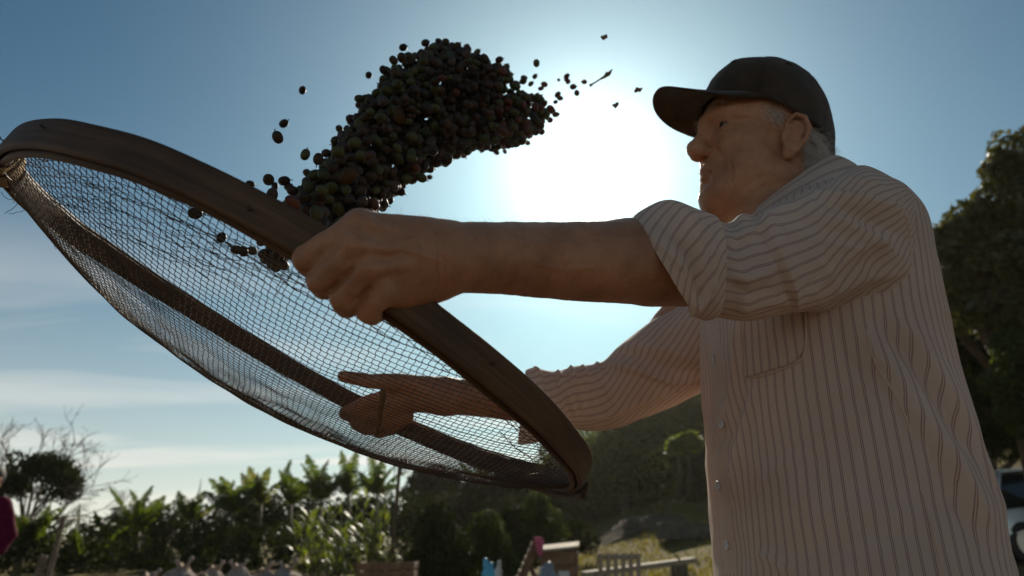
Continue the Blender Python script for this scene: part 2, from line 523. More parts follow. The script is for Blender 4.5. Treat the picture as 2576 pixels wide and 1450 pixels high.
# fingers: knuckle, middle joint, end joint, tip
for f_ in ([(907, 570, .503, .0120), (840, 612, .496, .0112), (773, 652, .497, .0110), (778, 668, .522, .0100), (822, 668, .540, .0085)],
           [(897, 626, .492, .0116), (848, 668, .488, .0108), (807, 706, .490, .0110), (815, 722, .516, .0102), (862, 716, .536, .0085)],
           [(915, 686, .494, .0112), (884, 722, .489, .0104), (863, 752, .491, .0106), (872, 768, .515, .0098), (915, 752, .534, .0082)],
           [(960, 737, .504, .0102), (940, 762, .498, .0095), (926, 783, .500, .0090), (936, 792, .519, .0082), (968, 776, .533, .0072)]):
    ch(f_, .0035)
ch([(1075, 650, .555, .0150), (990, 630, .562, .0120), (925, 610, .560, .0105), (870, 590, .553, .0085)], .008)   # thumb, on the inner side of the hoop
# tendons and knuckles on the back of the hand
for a_, b_ in (((1080, 600, .521), (925, 568, .489)), ((1085, 628, .514), (915, 622, .4795)), ((1085, 655, .514), (935, 680, .4815))):
    S.cone(P(*a_), P(*b_), .0016, .0026, .006)
for u_, v_, d_ in ((905, 566, .496), (893, 619, .485), (914, 681, .487), (958, 735, .498)):
    S.ell(P(u_, v_, d_), (.0088, .0088, .0088), None, .008)
# veins
for vn in ([(1060, 622, .514), (1010, 640, .506), (960, 634, .500), (925, 650, .487)], [(1010, 640, .506), (975, 668, .500), (945, 700, .493)], [(1120, 612, .517), (1060, 622, .514)],
           [(1210, 630, .533), (1300, 612, .562), (1400, 622, .586), (1500, 610, .609)], [(1300, 668, .561), (1390, 690, .587), (1480, 684, .608)]):
    S.chain([P(*q) for q in vn], [.0017] * len(vn), .005)
# far (right) arm and hand
ch([(1830, 700, 1.14, .060), (1680, 880, 1.17, .052), (1540, 1000, 1.19, .046), (1400, 1010, 1.17, .040), (1270, 1005, 1.155, .0345), (1170, 1000, 1.14, .0300), (1120, 998, 1.135, .0290)], .02)
ch([(1110, 995, 1.135, .027), (1030, 1000, 1.135, .026), (985, 1012, 1.14, .022)], .02)
ch([(1080, 975, 1.125, .018), (1000, 962, 1.115, .0150), (930, 959, 1.110, .0115), (862, 947, 1.105, .0088)], .010)
for f_ in ([(985, 1000, 1.135, .015), (925, 1014, 1.150, .0135), (872, 1040, 1.155, .0125)],
           [(990, 1025, 1.140, .015), (930, 1045, 1.158, .0135), (898, 1064, 1.160, .0125)],
           [(1000, 1045, 1.142, .014), (950, 1068, 1.160, .0130), (921, 1078, 1.160, .0115)],
           [(1020, 1050, 1.142, .014), (985, 1078, 1.158, .0115), (954, 1088, 1.158, .0100)]):
    ch(f_, .010)

Vb, Tb, Qb = S.build(0.0)
Fq = Qb if len(Qb) else None
Nb = vnormals(Vb, Qb)
wr = []
def hp(f, l, u): 
    q, _ = proj(H(f, l, u)); return (float(q[0]), float(q[1]))
# creases of an old face and a worked hand
wr += [([(1846, 300), (1866, 296), (1886, 297)], 3, 3, -0.0024), ([(1846, 308), (1866, 312), (1884, 318)], 3, 3, -0.0022), ([(1796, 322), (1820, 330), (1845, 324)], 4, 3, -0.0026),
       ([(1790, 334), (1815, 345), (1842, 340)], 4, 4, -0.0019), ([(1802, 376), (1818, 392), (1824, 420), (1820, 440)], 5, 5, -0.0037), ([(1832, 395), (1842, 430), (1838, 465)], 5, 5, -0.0024),
       ([(1780, 262), (1810, 258), (1850, 262)], 4, 4, -0.0019), ([(1825, 440), (1830, 470), (1822, 500)], 6, 6, -0.0012), ([(1850, 480), (1880, 470), (1920, 440)], 11, 11, -.0010),
       ([(1872, 510), (1890, 480), (1930, 450)], 12, 12, .0008), ([(1926, 326), (1927, 329)], 4, 4, 0.0015),
       ([(1100, 560), (1096, 600), (1098, 660), (1102, 720)], 4, 4, -.0011), ([(1118, 560), (1114, 620), (1118, 700), (1122, 735)], 4, 4, -.0007), ([(1136, 565), (1134, 640), (1138, 730)], 4, 4, -.0005),
       ([(738, 692), (770, 689), (798, 668), (832, 642), (852, 612), (856, 588)], 6, 6, -.0032), ([(823, 741), (840, 722), (856, 708), (880, 684), (896, 668)], 6, 6, -.0032), ([(880, 774), (892, 762), (904, 754), (924, 732), (938, 716)], 6, 6, -.0030),
       ([(950, 590), (1010, 610), (1060, 600)], 6, 6, .0011), ([(960, 640), (1000, 625), (1060, 640), (1110, 660)], 5, 5, .0010),
       ([(1250, 600), (1330, 620), (1420, 610), (1500, 630)], 7, 7, .0008), ([(1330, 660), (1420, 680), (1520, 670)], 7, 7, .0006)]
Vb = folds(Vb, Nb, wr)
loose = vnoise(Vb / .011, 3) * .0005 + vnoise(Vb / .03, 5) * .0007 + vnoise(Vb / .0055, 7) * .00022
Vb = Vb + Nb * loose[:, None]
me = mesh_np('body', local(Vb, MAN), [a for a in (Qb, Tb) if len(a)], True)

skin, b = mat('skin')
tc = b.n('ShaderNodeTexCoord').outputs['Object']
n1 = b.n('ShaderNodeTexNoise', {'Vector': tc, 'Scale': 22.0, 'Detail': 5.0, 'Roughness': .6})
n2 = b.n('ShaderNodeTexNoise', {'Vector': tc, 'Scale': 140.0, 'Detail': 3.0})
c = b.ramp(n1.outputs[0], [(0.25, (.28, .125, .064)), (0.5, (.42, .20, .104)), (0.75, (.54, .275, .155))])
c = b.mix(b.m('MULTIPLY', b.m('SUBTRACT', n2.outputs[0], .58, clamp=True), 1.6, clamp=True), c, (.16, .065, .04))
n3 = b.n('ShaderNodeTexVoronoi', {'Vector': tc, 'Scale': 420.0})
n4 = b.n('ShaderNodeTexNoise', {'Vector': b.n('ShaderNodeMapping', {'Vector': tc, 'Scale': (3.2, 1, 1)}).outputs[0], 'Scale': 130.0, 'Detail': 4.0})
hgt = b.m('ADD', b.m('MULTIPLY', n3.outputs[0], .35), n4.outputs[0])
bp = b.n('ShaderNodeBump', {'Height': hgt, 'Strength': .55, 'Distance': .0010})
pr_ = b.n('ShaderNodeBsdfPrincipled', {'Base Color': c, 'Roughness': .52, 'Specular IOR Level': .38, 'Normal': bp.outputs[0],
      'Subsurface Weight': .18, 'Subsurface Radius': (.012, .004, .002), 'Subsurface Scale': .5})
out(b, pr_.outputs[0])
body = obj('body', me, skin, man)

# eyeballs
eye_m, b = mat('eye')
tc = b.n('ShaderNodeTexCoord').outputs['Object']
sx = b.n('ShaderNodeSeparateXYZ', {0: tc})
rr = b.m('SQRT', b.m('ADD', b.m('POWER', sx.outputs[1], 2.0), b.m('POWER', sx.outputs[2], 2.0)))
c = b.ramp(b.m('MULTIPLY', rr, 100.0), [(0.0, (.005, .004, .004)), (.22, (.005, .004, .004)), (.26, (.04, .022, .012)), (.60, (.035, .02, .011)), (.64, (.16, .13, .11))])
out(b, b.n('ShaderNodeBsdfPrincipled', {'Base Color': c, 'Roughness': .12, 'Specular IOR Level': .35}).outputs[0])
for s in (1, -1):
    th_ = np.linspace(0, np.pi, 17); ph = np.arange(24) * 2 * np.pi / 24
    V = np.array([(np.cos(t), np.sin(t) * np.cos(p), np.sin(t) * np.sin(p)) for t in th_ for p in ph]) * .0122
    me = mesh_np('eye', V, grid_faces(17, 24, wrap_v=True))
    e = obj('eye', me, eye_m, man)
    ec = H(.0745, s * .031, .0235) - MAN
    Mx = Matrix.Identity(4)
    RR = HR @ rotz(0.10)
    for i in range(3):
        for j in range(3): Mx[i][j] = RR[i, j]
        Mx[i][3] = ec[i]
    e.matrix_local = Mx

# ------------------------------------------------------------------ hair: fine curved strands
def strands(name, roots, dirs, length, width, curl, m, parent, seed=1, n=6):
    r = np.random.default_rng(seed); A_V = []; A_F = []; off = 0
    for p, dr in zip(roots, dirs):
        dr = dr / np.linalg.norm(dr); L = length * r.uniform(.55, 1.25)
        side = np.cross(dr, r.normal(size=3)); side /= np.linalg.norm(side)
        bend = r.normal(size=3) * curl
        t = np.linspace(0, 1, n)[:, None]
        ph = r.uniform(0, 6.28)
        C = p + dr * t * L + bend * (t ** 2) * L + side * np.sin(t * 5 + ph) * L * curl * .25
        wv = side * width * (1 - t * .7)
        A_V.append(np.concatenate([C - wv, C + wv])); k = np.arange(n - 1)
        A_F.append(np.stack([k, k + 1, n + k + 1, n + k], 1) + off); off += 2 * n
    me = mesh_np(name, local(np.concatenate(A_V), MAN), np.concatenate(A_F), True)
    return obj(name, me, m, parent)
hair_m = simple('white_hair', (.55, .52, .47), (.80, .77, .72), 30, .55, .4, 0, transl=.35)
r_ = np.random.default_rng(11)
bv = BVHTree.FromPolygons([tuple(p) for p in Vb], [tuple(int(x) for x in q) for q in Qb])
def skin_pts(boxes, n, lift=.0):
    pts, nor = [], []
    while len(pts) < n:
        bx = boxes[r_.integers(len(boxes))]
        p = H(*[r_.uniform(min(q), max(q)) for q in bx])
        loc, no, i, dd = bv.find_nearest(tuple(p))
        if loc is None or dd > .03: continue
        pts.append(np.array(loc) + np.array(no) * lift); nor.append(np.array(no))
    return np.array(pts), np.array(nor)
for s in (1, -1):
    # temple tuft in front of the ear, and the nape behind it
    pt, no = skin_pts([((.010, .046), (s * .060, s * .085), (.030, .052)), ((.012, .034), (s * .070, s * .085), (.020, .042))], 430)
    strands('hair', pt, no * .12 + (HR @ np.array([-.75, 0, -.55])) + r_.normal(size=no.shape) * .22, .015, .00022, .35, hair_m, man, 5 + s)
pt, no = skin_pts([((-.100, -.035), (.015, .080), (-.045, .025)), ((-.100, -.035), (-.080, .02), (-.045, .02)), ((-.06, -.03), (.06, .085), (-.04, .03))], 3200)
strands('hair', pt, no * .30 + (HR @ np.array([-.35, 0, -1.0])) + r_.normal(size=no.shape) * .22, .021, .00024, .38, hair_m, man, 21)
for s in (1, -1):
    pt, no = skin_pts([((.070, .105), (s * .012, s * .050), (.043, .056))], 60)
    strands('eyebrow', pt, no * .6 + HR @ np.array([-.3, s * .8, .25]) + r_.normal(size=no.shape) * .35, .0085, .00020, .3, hair_m, man, 31 + s)
# fine hairs that catch the sun along both forearms
ar, an = [], []
idx = np.nonzero((Nb @ CU > .25) & (Vb[:, 0] < .24))[0]
uvb, db = proj(Vb)
idx = idx[(uvb[idx, 0] > 960) & (uvb[idx, 0] < 1640)]
sel = r_.choice(idx, 2600)
dirs = Nb[sel] * .8 + np.array([-.6, -.1, 0.1]) + r_.normal(size=(len(sel), 3)) * .35
fuzz = simple('arm_hair', (.35, .25, .17), (.5, .38, .28), 30, .5, .4, 0, transl=.4)
o = strands('arm_hair', Vb[sel], dirs, .008, .00007, .3, fuzz, man, 41, n=4); o['kind'] = 'stuff'

# ------------------------------------------------------------------ cap
cap_m, b = mat('cap_cloth')
tc = b.n('ShaderNodeTexCoord').outputs['Object']
n1 = b.n('ShaderNodeTexNoise', {'Vector': tc, 'Scale': 35.0, 'Detail': 6.0})
c = b.ramp(n1.outputs[0], [(.35, (.032, .020, .011)), (.65, (.060, .038, .021))])
n2 = b.n('ShaderNodeTexNoise', {'Vector': tc, 'Scale': 9.0, 'Detail': 8.0, 'Roughness': .7})
c = b.mix(b.m('MULTIPLY', b.m('SUBTRACT', n2.outputs[0], .63, clamp=True), 5.0, clamp=True), c, (.13, .10, .085))
wv = b.n('ShaderNodeTexWave', {'Vector': tc, 'Scale': 900.0, 'Distortion': 1.0})
bp = b.n('ShaderNodeBump', {'Height': b.m('ADD', n1.outputs[0], b.m('MULTIPLY', wv.outputs[1], .3)), 'Strength': .5, 'Distance': .0012})
out(b, b.n('ShaderNodeBsdfPrincipled', {'Base Color': c, 'Roughness': .85, 'Specular IOR Level': .25, 'Normal': bp.outputs[0], 'Sheen Weight': .25, 'Sheen Roughness': .4}).outputs[0])

def cap_hem(ph):      # angle 0 = front ; returns forward, lateral, up of the hem
    f = np.cos(ph); l = np.sin(ph)
    x = np.where(f > 0, .103, .109) * np.sign(f) * np.abs(f) ** .92
    y = .086 * np.sign(l) * np.abs(l) ** .92
    z = .040 + .034 * f - .002 * np.cos(2 * ph)
    z = z + np.where(f < -.2, -.004 * (np.abs(f) - .2) / .8, 0)
    return x, y, z
nph, nt_ = 96, 34
ph = np.arange(nph) * 2 * np.pi / nph
V = []
for j in range(nt_):
    t = j / (nt_ - 1)
    x, y, z = cap_hem(ph)
    a = t * np.pi / 2
    f = np.cos(ph)
    hgt_ = .154
    sx_ = np.cos(a) ** (.50 - .12 * f)         # steep, then round over: structured front
    top = hgt_ + .002 * f
    zz_ = z + (top - z) * np.sin(a) ** .98
    lean = -.004 * np.sin(a) + .0 * f
    X = x * sx_ * (1 + .03 * np.sin(2 * a) * np.clip(-f, 0, 1)) + lean; Y = y * sx_
    # panel seams and slight dents
    seam = np.min(np.abs((ph[:, None] - np.array([0, np.pi / 3, 2 * np.pi / 3, np.pi, 4 * np.pi / 3, 5 * np.pi / 3, 2 * np.pi])[None])), 1)
    k = 1 - .022 * np.exp(-(seam / .028) ** 2) + .010 * np.exp(-((seam - .07) / .02) ** 2) * (sx_ > .02)
    V.append(np.stack([X * k, Y * k, zz_], 1))
V = np.stack(V, 1).reshape(-1, 3)
Nn = V - np.array([0, 0, .04]); Nn /= np.linalg.norm(Nn, axis=1)[:, None]
V = V + Nn * (vnoise(V / .035, 9) * .0022 + vnoise(V / .015, 4) * .0008)[:, None]
me = mesh_np('cap_crown', local(HV(V), MAN), grid_faces(nph, nt_, wrap_u=True), True)
crown = obj('cap', me, cap_m, man)
md = crown.modifiers.new('t', 'SOLIDIFY'); md.thickness = .0022; md.offset = -1
# top button
bt = Acc(); th_ = np.linspace(0, np.pi, 9); p8 = np.arange(14) * 2 * np.pi / 14
bt.add(HV(np.array([(-.006 + .0065 * np.sin(t) * np.cos(p), .0065 * np.sin(t) * np.sin(p), .1535 + .0032 * np.cos(t)) for t in th_ for p in p8])), grid_faces(9, 14, wrap_v=True))
me = mesh_np('cap_button', local(np.concatenate(bt.V), MAN), bt.Q[0], True)
obj('cap_button', me, cap_m, man)
for q_, t_ in ((.52, .55), (1.57, .58), (2.62, .55), (-.52, .55), (-1.57, .58), (-2.62, .55)):
    x, y, z = cap_hem(np.array([q_])); a = t_ * np.pi / 2; s0_ = math.cos(a) ** (.50 - .12 * math.cos(q_)); c_ = np.array([x[0] * s0_ * 1.012, y[0] * s0_ * 1.012, z[0] + (.154 - z[0]) * math.sin(a)])
    n_ = c_ - np.array([0, 0, .05]); n_ /= np.linalg.norm(n_); e1 = np.cross(n_, [0, 0, 1.0]); e1 /= np.linalg.norm(e1); e2 = np.cross(n_, e1); A = Acc()
    A.tube([HV(c_ + e1 * .0042 * math.cos(w_) + e2 * .0042 * math.sin(w_)) for w_ in np.linspace(0, 6.283, 15)], .0012, 5)
    me = A.mesh('eyelet', True); me.transform(Matrix.Translation([-x_ for x_ in MAN])); obj('eyelet', me, cap_m, man)
# brim: springs from the front of the hem, arched sideways
nb_, nr_ = 61, 15
V = []
for i in range(nb_):
    q = -1.18 + 2.36 * i / (nb_ - 1)                  # angle along the hem
    x, y, z = cap_hem(np.array([q])); x, y, z = x[0], y[0], z[0]
    reach = .083 * (1 - (abs(q) / 1.18) ** 2.6) ** .75
    for j in range(nr_):
        t = j / (nr_ - 1)
        X = x + reach * t; Y = y * (1 - .06 * t * (abs(q) / 1.18))
        Z = z + .002 - .02 * reach * t - (Y / .086) ** 2 * .032 * t ** .8 * (reach / .074)
        V.append((X, Y, Z))
V = np.array(V)
me = mesh_np('cap_brim', local(HV(V), MAN), grid_faces(nb_, nr_), True)
brim = obj('cap_brim', me, cap_m, man)
md = brim.modifiers.new('t', 'SOLIDIFY'); md.thickness = .0032; md.offset = 0
# stitch rows under the brim
sa = Acc()
for rr_ in (.25, .45, .65, .85):
    pts = []
    for i in range(3, nb_ - 3):
        q = -1.18 + 2.36 * i / (nb_ - 1); x, y, z = cap_hem(np.array([q])); reach = .083 * (1 - (abs(q) / 1.18) ** 2.6) ** .75
        Y = y[0] * (1 - .06 * rr_ * abs(q) / 1.18)
        pts.append(HV(np.array([x[0] + reach * rr_, Y, z[0] + .002 - .02 * reach * rr_ - (Y / .086) ** 2 * .032 * rr_ ** .8 * (reach / .074) - .0022])))
    sa.tube(pts, .0004, 4)
o = obj('brim_stitching', sa.mesh('brim_stitching'), cap_m, man)
o.data.transform(Matrix.Translation([-x for x in MAN]))
# ------------------------------------------------------------------ shirt
shirt_m, b = mat('striped_shirt_cloth')
st = b.n('ShaderNodeAttribute', attribute_name='stripe').outputs['Fac']
tc = b.n('ShaderNodeTexCoord').outputs['Object']
wn = b.n('ShaderNodeTexNoise', {'Vector': tc, 'Scale': 300.0, 'Detail': 2.0})
sf = b.m('FRACT', b.m('ADD', st, b.m('MULTIPLY', b.m('SUBTRACT', wn.outputs[0], .5), .05)))
def line(c0, wd_):
    d = b.m('ABSOLUTE', b.m('SUBTRACT', sf, c0))
    return b.m('SUBTRACT', 1.0, b.m('DIVIDE', b.m('SUBTRACT', d, wd_ * .5), wd_ * .6), clamp=True)
lm = b.m('ADD', line(.425, .052), line(.575, .052), clamp=True)
n1 = b.n('ShaderNodeTexNoise', {'Vector': tc, 'Scale': 9.0, 'Detail': 6.0, 'Roughness': .6})
base = b.ramp(n1.outputs[0], [(.3, (.80, .65, .53)), (.7, (.90, .76, .65))])
c = b.mix(b.m('MULTIPLY', lm, .60), base, (.26, .085, .12))
wb = b.n('ShaderNodeTexNoise', {'Vector': tc, 'Scale': 60.0, 'Detail': 6.0, 'Roughness': .65})
wc = b.n('ShaderNodeTexWave', {'Vector': tc, 'Scale': 700.0, 'Distortion': 2.0})
bp = b.n('ShaderNodeBump', {'Height': b.m('ADD', wb.outputs[0], b.m('MULTIPLY', wc.outputs[1], .12)), 'Strength': .45, 'Distance': .0022})
p_ = b.n('ShaderNodeBsdfPrincipled', {'Base Color': c, 'Roughness': .88, 'Specular IOR Level': .2, 'Normal': bp.outputs[0], 'Sheen Weight': .15})
t_ = b.n('ShaderNodeBsdfTranslucent', {'Color': c, 'Normal': bp.outputs[0]})
out(b, b.n('ShaderNodeMixShader', {0: .46, 1: p_.outputs[0], 2: t_.outputs[0]}).outputs[0])
PER = .0118

def cloth(name, V, nu, nv, stripe, fold_items=(), noise=.0012, nscale=(.05), thick=.0009, parent=None, wrap=False, seed=1, relax=2):
    F = grid_faces(nu, nv)
    N = vnormals(V, F)
    c = V.mean(0)
    if ((V - c) * N).sum() < 0: F = F[:, ::-1]; N = -N
    V = folds(V, N, fold_items)
    N = vnormals(V, F)
    G = V.reshape(nu, nv, 3)
    V = V + N * (vnoise(V / nscale, seed) * noise + vnoise(V / (nscale * .4), seed + 1) * noise * .35)[:, None]
    me = mesh_np(name, local(V, MAN), F, True, {'stripe': stripe})
    o = obj(name, me, shirt_m, parent or man)
    if thick:
        md = o.modifiers.new('t', 'SOLIDIFY'); md.thickness = thick; md.offset = -1
    return o, V, F

def loft_px(st_, nu, nv, power=1.0, th0=-math.pi / 2):
    """st_: rows (topu, topv, botu, botv, d, halfdepth, frontshift_px); angle 0 = top, +90deg = towards the viewer"""
    u = np.linspace(0, len(st_) - 1, nu); R = crom(st_, u)
    th = np.linspace(0, 2 * np.pi, nv) - math.pi / 2     # seam on the far side
    V = np.zeros((nu, nv, 3)); arc = np.zeros((nu, nv))
    for i in range(nu):
        tu, tv, bu, bv_, d, w_, sh = R[i]
        T = P(tu, tv, d); B = P(bu, bv_, d); C = (T + B) / 2; up = (T - B) / 2
        ray = CAM - C; ray = ray / np.linalg.norm(ray); fr = ray * w_ + CR * (sh * d / FPX)
        cs, sn = np.cos(th), np.sin(th)
        cs_ = np.sign(cs) * np.abs(cs) ** power; sn_ = np.sign(sn) * np.abs(sn) ** power
        # th: 0 -> top, pi/2 -> front
        V[i] = C + cs_[:, None] * up + sn_[:, None] * fr
        arc[i] = np.concatenate([[0], np.cumsum(np.linalg.norm(np.diff(V[i], axis=0), axis=1))])
    Cc = V.mean(1); s = np.concatenate([[0], np.cumsum(np.linalg.norm(np.diff(Cc, axis=0), axis=1))])
    return V.reshape(-1, 3), arc, s, th

# ---- near sleeve
SL = [(2330, 530, 2330, 690, .90, .030, 0), (2296, 482, 2300, 752, .850, .070, 0), (2240, 447, 2250, 772, .832, .084, 4), (2165, 416, 2200, 776, .825, .092, 0), (2085, 462, 2135, 780, .812, .088, 0), (2010, 512, 2065, 785, .795, .082, 0),
      (1950, 536, 2015, 784, .778, .078, 0), (1905, 548, 1962, 792, .764, .075, 4), (1868, 542, 1915, 803, .752, .072, 10), (1830, 562, 1870, 808, .742, .069, 16),
      (1795, 552, 1830, 804, .732, .064, 20), (1750, 545, 1795, 797, .720, .060, 22)]
V, arc, s, th = loft_px(SL, 210, 190, .92)
mid = arc[:, :].mean(1)
rel = arc - arc[:, 95:96] 
kk = -np.interp(s, [0, .05, .09, .16, .215, .33], [0, .01, .048, .110, .135, .146])
stripe = (rel + kk[:, None] * 1.0) / PER
SF = [([(2292, 560), (2230, 520), (2150, 500), (2060, 500), (1985, 512), (1930, 545), (1900, 575)], 10, 26, .0120),
      ([(2280, 660), (2210, 610), (2130, 560), (2040, 530), (1960, 540), (1915, 560)], 12, 30, 0.0061),
      ([(2290, 610), (2210, 570), (2120, 530), (2050, 512)], 16, 14, -0.0036),
      ([(2250, 500), (2200, 465), (2140, 450), (2060, 462), (2000, 490)], 12, 18, 0.0036),
      ([(1890, 540), (1925, 580), (1960, 650), (1985, 710), (2005, 778)], 9, 26, .0110),
      ([(1910, 560), (1950, 620), (1985, 690), (2020, 770)], 22, 16, -0.0043),
      ([(1845, 560), (1900, 530), (1935, 520)], 10, 14, 0.0043),
      ([(2010, 780), (2050, 720), (2110, 660), (2180, 615), (2260, 600)], 12, 34, 0.0050),
      ([(2020, 775), (2100, 735), (2180, 700), (2270, 690)], 14, 24, 0.0040),
      ([(2010, 740), (2080, 670), (2140, 620)], 14, 14, -0.0029),
      ([(2080, 778), (2160, 752), (2230, 722), (2280, 700)], 10, 16, -0.0036),
      ([(1830, 690), (1880, 705), (1930, 690), (1960, 660)], 12, 18, 0.0043),
      ([(1830, 720), (1890, 740), (1950, 720)], 12, 10, -0.0025),
      ([(1820, 640), (1870, 620), (1920, 600)], 12, 12, -0.0022),
      ([(1825, 610), (1870, 590), (1905, 580)], 8, 16, 0.0029),
      ([(1850, 790), (1900, 770), (1960, 760), (2000, 765)], 10, 14, 0.0032),
      ([(1950, 560), (2030, 600), (2120, 620), (2200, 640)], 9, 9, 0.0016), ([(2000, 560), (2080, 580), (2180, 600)], 8, 8, -0.0014),
      ([(2040, 640), (2090, 690), (2110, 740)], 10, 10, 0.0013)]
sleeve, Vs, Fs = cloth('sleeve', V, 210, 190, stripe.ravel(), SF, .0008, .035, 0, man, seed=3)
# ---- rolled cuff: out over the sleeve, folded under at the opening
def cuff_rows():
    rows = []
    A = (1792, 541, 1795, 800, .716, .0655, 30)      # outer edge lying on the sleeve
    A0 = (1790, 548, 1792, 795, .716, .0625, 30)
    M1 = (1745, 524, 1790, 803, .706, .0655, 26)
    M2 = (1685, 504, 1775, 806, .696, .0640, 16)
    M3 = (1635, 518, 1760, 802, .687, .0600, 6)
    O = (1597, 543, 1748, 797, .680, .0555, -2)      # the opening
    I1 = (1608, 549, 1752, 790, .682, .0510, 0)
    I2 = (1690, 552, 1770, 784, .700, .0500, 0)
    return [A0, A, M1, M2, M3, O, I1, I2]
V, arc, s, th = loft_px(cuff_rows(), 110, 190, .94)
V = V.reshape(110, 190, 3)
rel = arc - arc[:, 95:96]
stripe = (rel * .80 - s[:, None] * 1.0 + .25 * np.sin(rel * 18) * .02) / PER
CFo = [([(1612, 552), (1650, 610), (1700, 655), (1735, 690)], 10, 16, .0028), ([(1690, 510), (1740, 570), (1760, 640), (1765, 700)], 9, 16, .0055), ([(1720, 520), (1780, 590), (1795, 660), (1790, 730)], 10, 14, .0040),
       ([(1700, 590), (1735, 640), (1750, 700), (1760, 770)], 14, 10, -.0045), ([(1650, 545), (1700, 600), (1730, 640)], 10, 10, -.0020),
       ([(1740, 780), (1775, 745), (1800, 700)], 8, 12, .0040), ([(1725, 800), (1760, 770), (1790, 740)], 6, 9, .0050)]
cuff, Vc, Fc = cloth('rolled_cuff', V.reshape(-1, 3), 110, 190, stripe.ravel(), CFo, .0008, .03, .0, man, seed=8)
# ---- far sleeve
FS = [(1322, 932, 1302, 1118, 1.125, .055, 0), (1345, 926, 1326, 1118, 1.130, .060, 0), (1400, 934, 1385, 1105, 1.140, .060, 0), (1440, 923, 1435, 1082, 1.15, .062, 0), (1485, 917, 1490, 1086, 1.165, .065, 0),
      (1520, 906, 1560, 1076, 1.17, .068, 0), (1560, 868, 1625, 1050, 1.17, .072, 0), (1625, 818, 1700, 1020, 1.16, .078, 0), (1700, 775, 1770, 985, 1.14, .082, 0), (1790, 720, 1860, 930, 1.11, .085, 0)]
V, arc, s, th = loft_px(FS, 170, 170, .95)
rel = arc - arc[:, 85:86]
kk = np.interp(s, [0, .15, .3, .45], [0, .02, .09, .17])
stripe = (rel * .9 + kk[:, None]) / PER
FF = [([(1340, 925), (1352, 936), (1360, 950)], 5, 6, .006), ([(1398, 926), (1404, 940), (1410, 960)], 5, 5, .006), ([(1432, 918), (1440, 935), (1446, 955)], 5, 5, .007), ([(1462, 916), (1470, 934), (1478, 955)], 5, 5, .006), ([(1495, 905), (1508, 925), (1520, 950)], 6, 6, .007),
      ([(1352, 940), (1372, 1000), (1400, 1060)], 5, 8, .0045), ([(1380, 938), (1405, 1000), (1425, 1060)], 4, 6, .0040), ([(1405, 938), (1430, 990), (1448, 1050)], 4, 6, .0040), ([(1430, 930), (1452, 980), (1470, 1040)], 4, 7, .0035),
      ([(1455, 928), (1480, 980), (1500, 1030)], 5, 7, .0035), ([(1485, 925), (1520, 970), (1545, 1020)], 6, 9, .0035),
      ([(1395, 938), (1418, 1000), (1435, 1050)], 4, 4, -.003), ([(1420, 935), (1440, 980), (1460, 1040)], 4, 4, -.003), ([(1366, 940), (1388, 1000), (1408, 1050)], 4, 4, -.003),
      ([(1520, 915), (1600, 930), (1690, 960), (1770, 955)], 8, 14, .0100), ([(1560, 880), (1620, 905), (1700, 935), (1770, 940)], 10, 12, -.0060), ([(1540, 890), (1600, 870), (1680, 880), (1760, 910)], 12, 16, .0060),
      ([(1450, 1055), (1540, 1040), (1640, 1000), (1760, 960)], 8, 10, .0050), ([(1480, 1070), (1580, 1050), (1700, 1005)], 8, 8, -.0030)]
fsl, Vf, Ff = cloth('sleeve', V, 170, 170, stripe.ravel(), FF, .0012, .030, 0, man, seed=13)

# ---- trunk of the shirt: rings at rising heights
RG = [  # z, cx, cy, a (x half), b (y half)
    (.70, .425, .935, .150, .205), (.78, .424, .935, .150, .206), (.84, .420, .935, .153, .206), (.90, .420, .93, .152, .205), (.96, .420, .93, .150, .204), (1.04, .420, .93, .148, .203), (1.12, .419, .93, .145, .202),
    (1.20, .420, .93, .142, .203), (1.27, .424, .93, .137, .207), (1.33, .432, .932, .124, .207), (1.372, .440, .937, .108, .184), (1.395, .444, .942, .092, .140),
    (1.410, .442, .946, .078, .100), (1.416, .438, .950, .070, .076)]
nu, nv = 230, 330
R = crom(RG, np.linspace(0, len(RG) - 1, nu))
th = np.linspace(0, 2 * np.pi, nv)               # seam far side: angle 0 = +y
V = np.zeros((nu, nv, 3)); arc = np.zeros((nu, nv))
for i in range(nu):
    z, cx, cy, a, b_ = R[i]
    sx_, cy_ = np.sin(th), np.cos(th)
    e = .86
    X = cx - a * np.sign(sx_) * np.abs(sx_) ** e; Y = cy + b_ * np.sign(cy_) * np.abs(cy_) ** e
    frontness = np.clip((cx - X) / a, 0, 1)
    Z = z - .05 * frontness ** 2 * np.clip((z - 1.36) / .07, 0, 1)
    V[i] = np.stack([X, Y, np.full(nv, 1.0) * Z], 1)
    arc[i] = np.concatenate([[0], np.cumsum(np.hypot(np.diff(X), np.diff(Y)))])
ii0 = 110
arcr = arc[ii0][None] * np.ones((nu, 1))
V[:, :, 0] += 0
stripe = arcr / PER
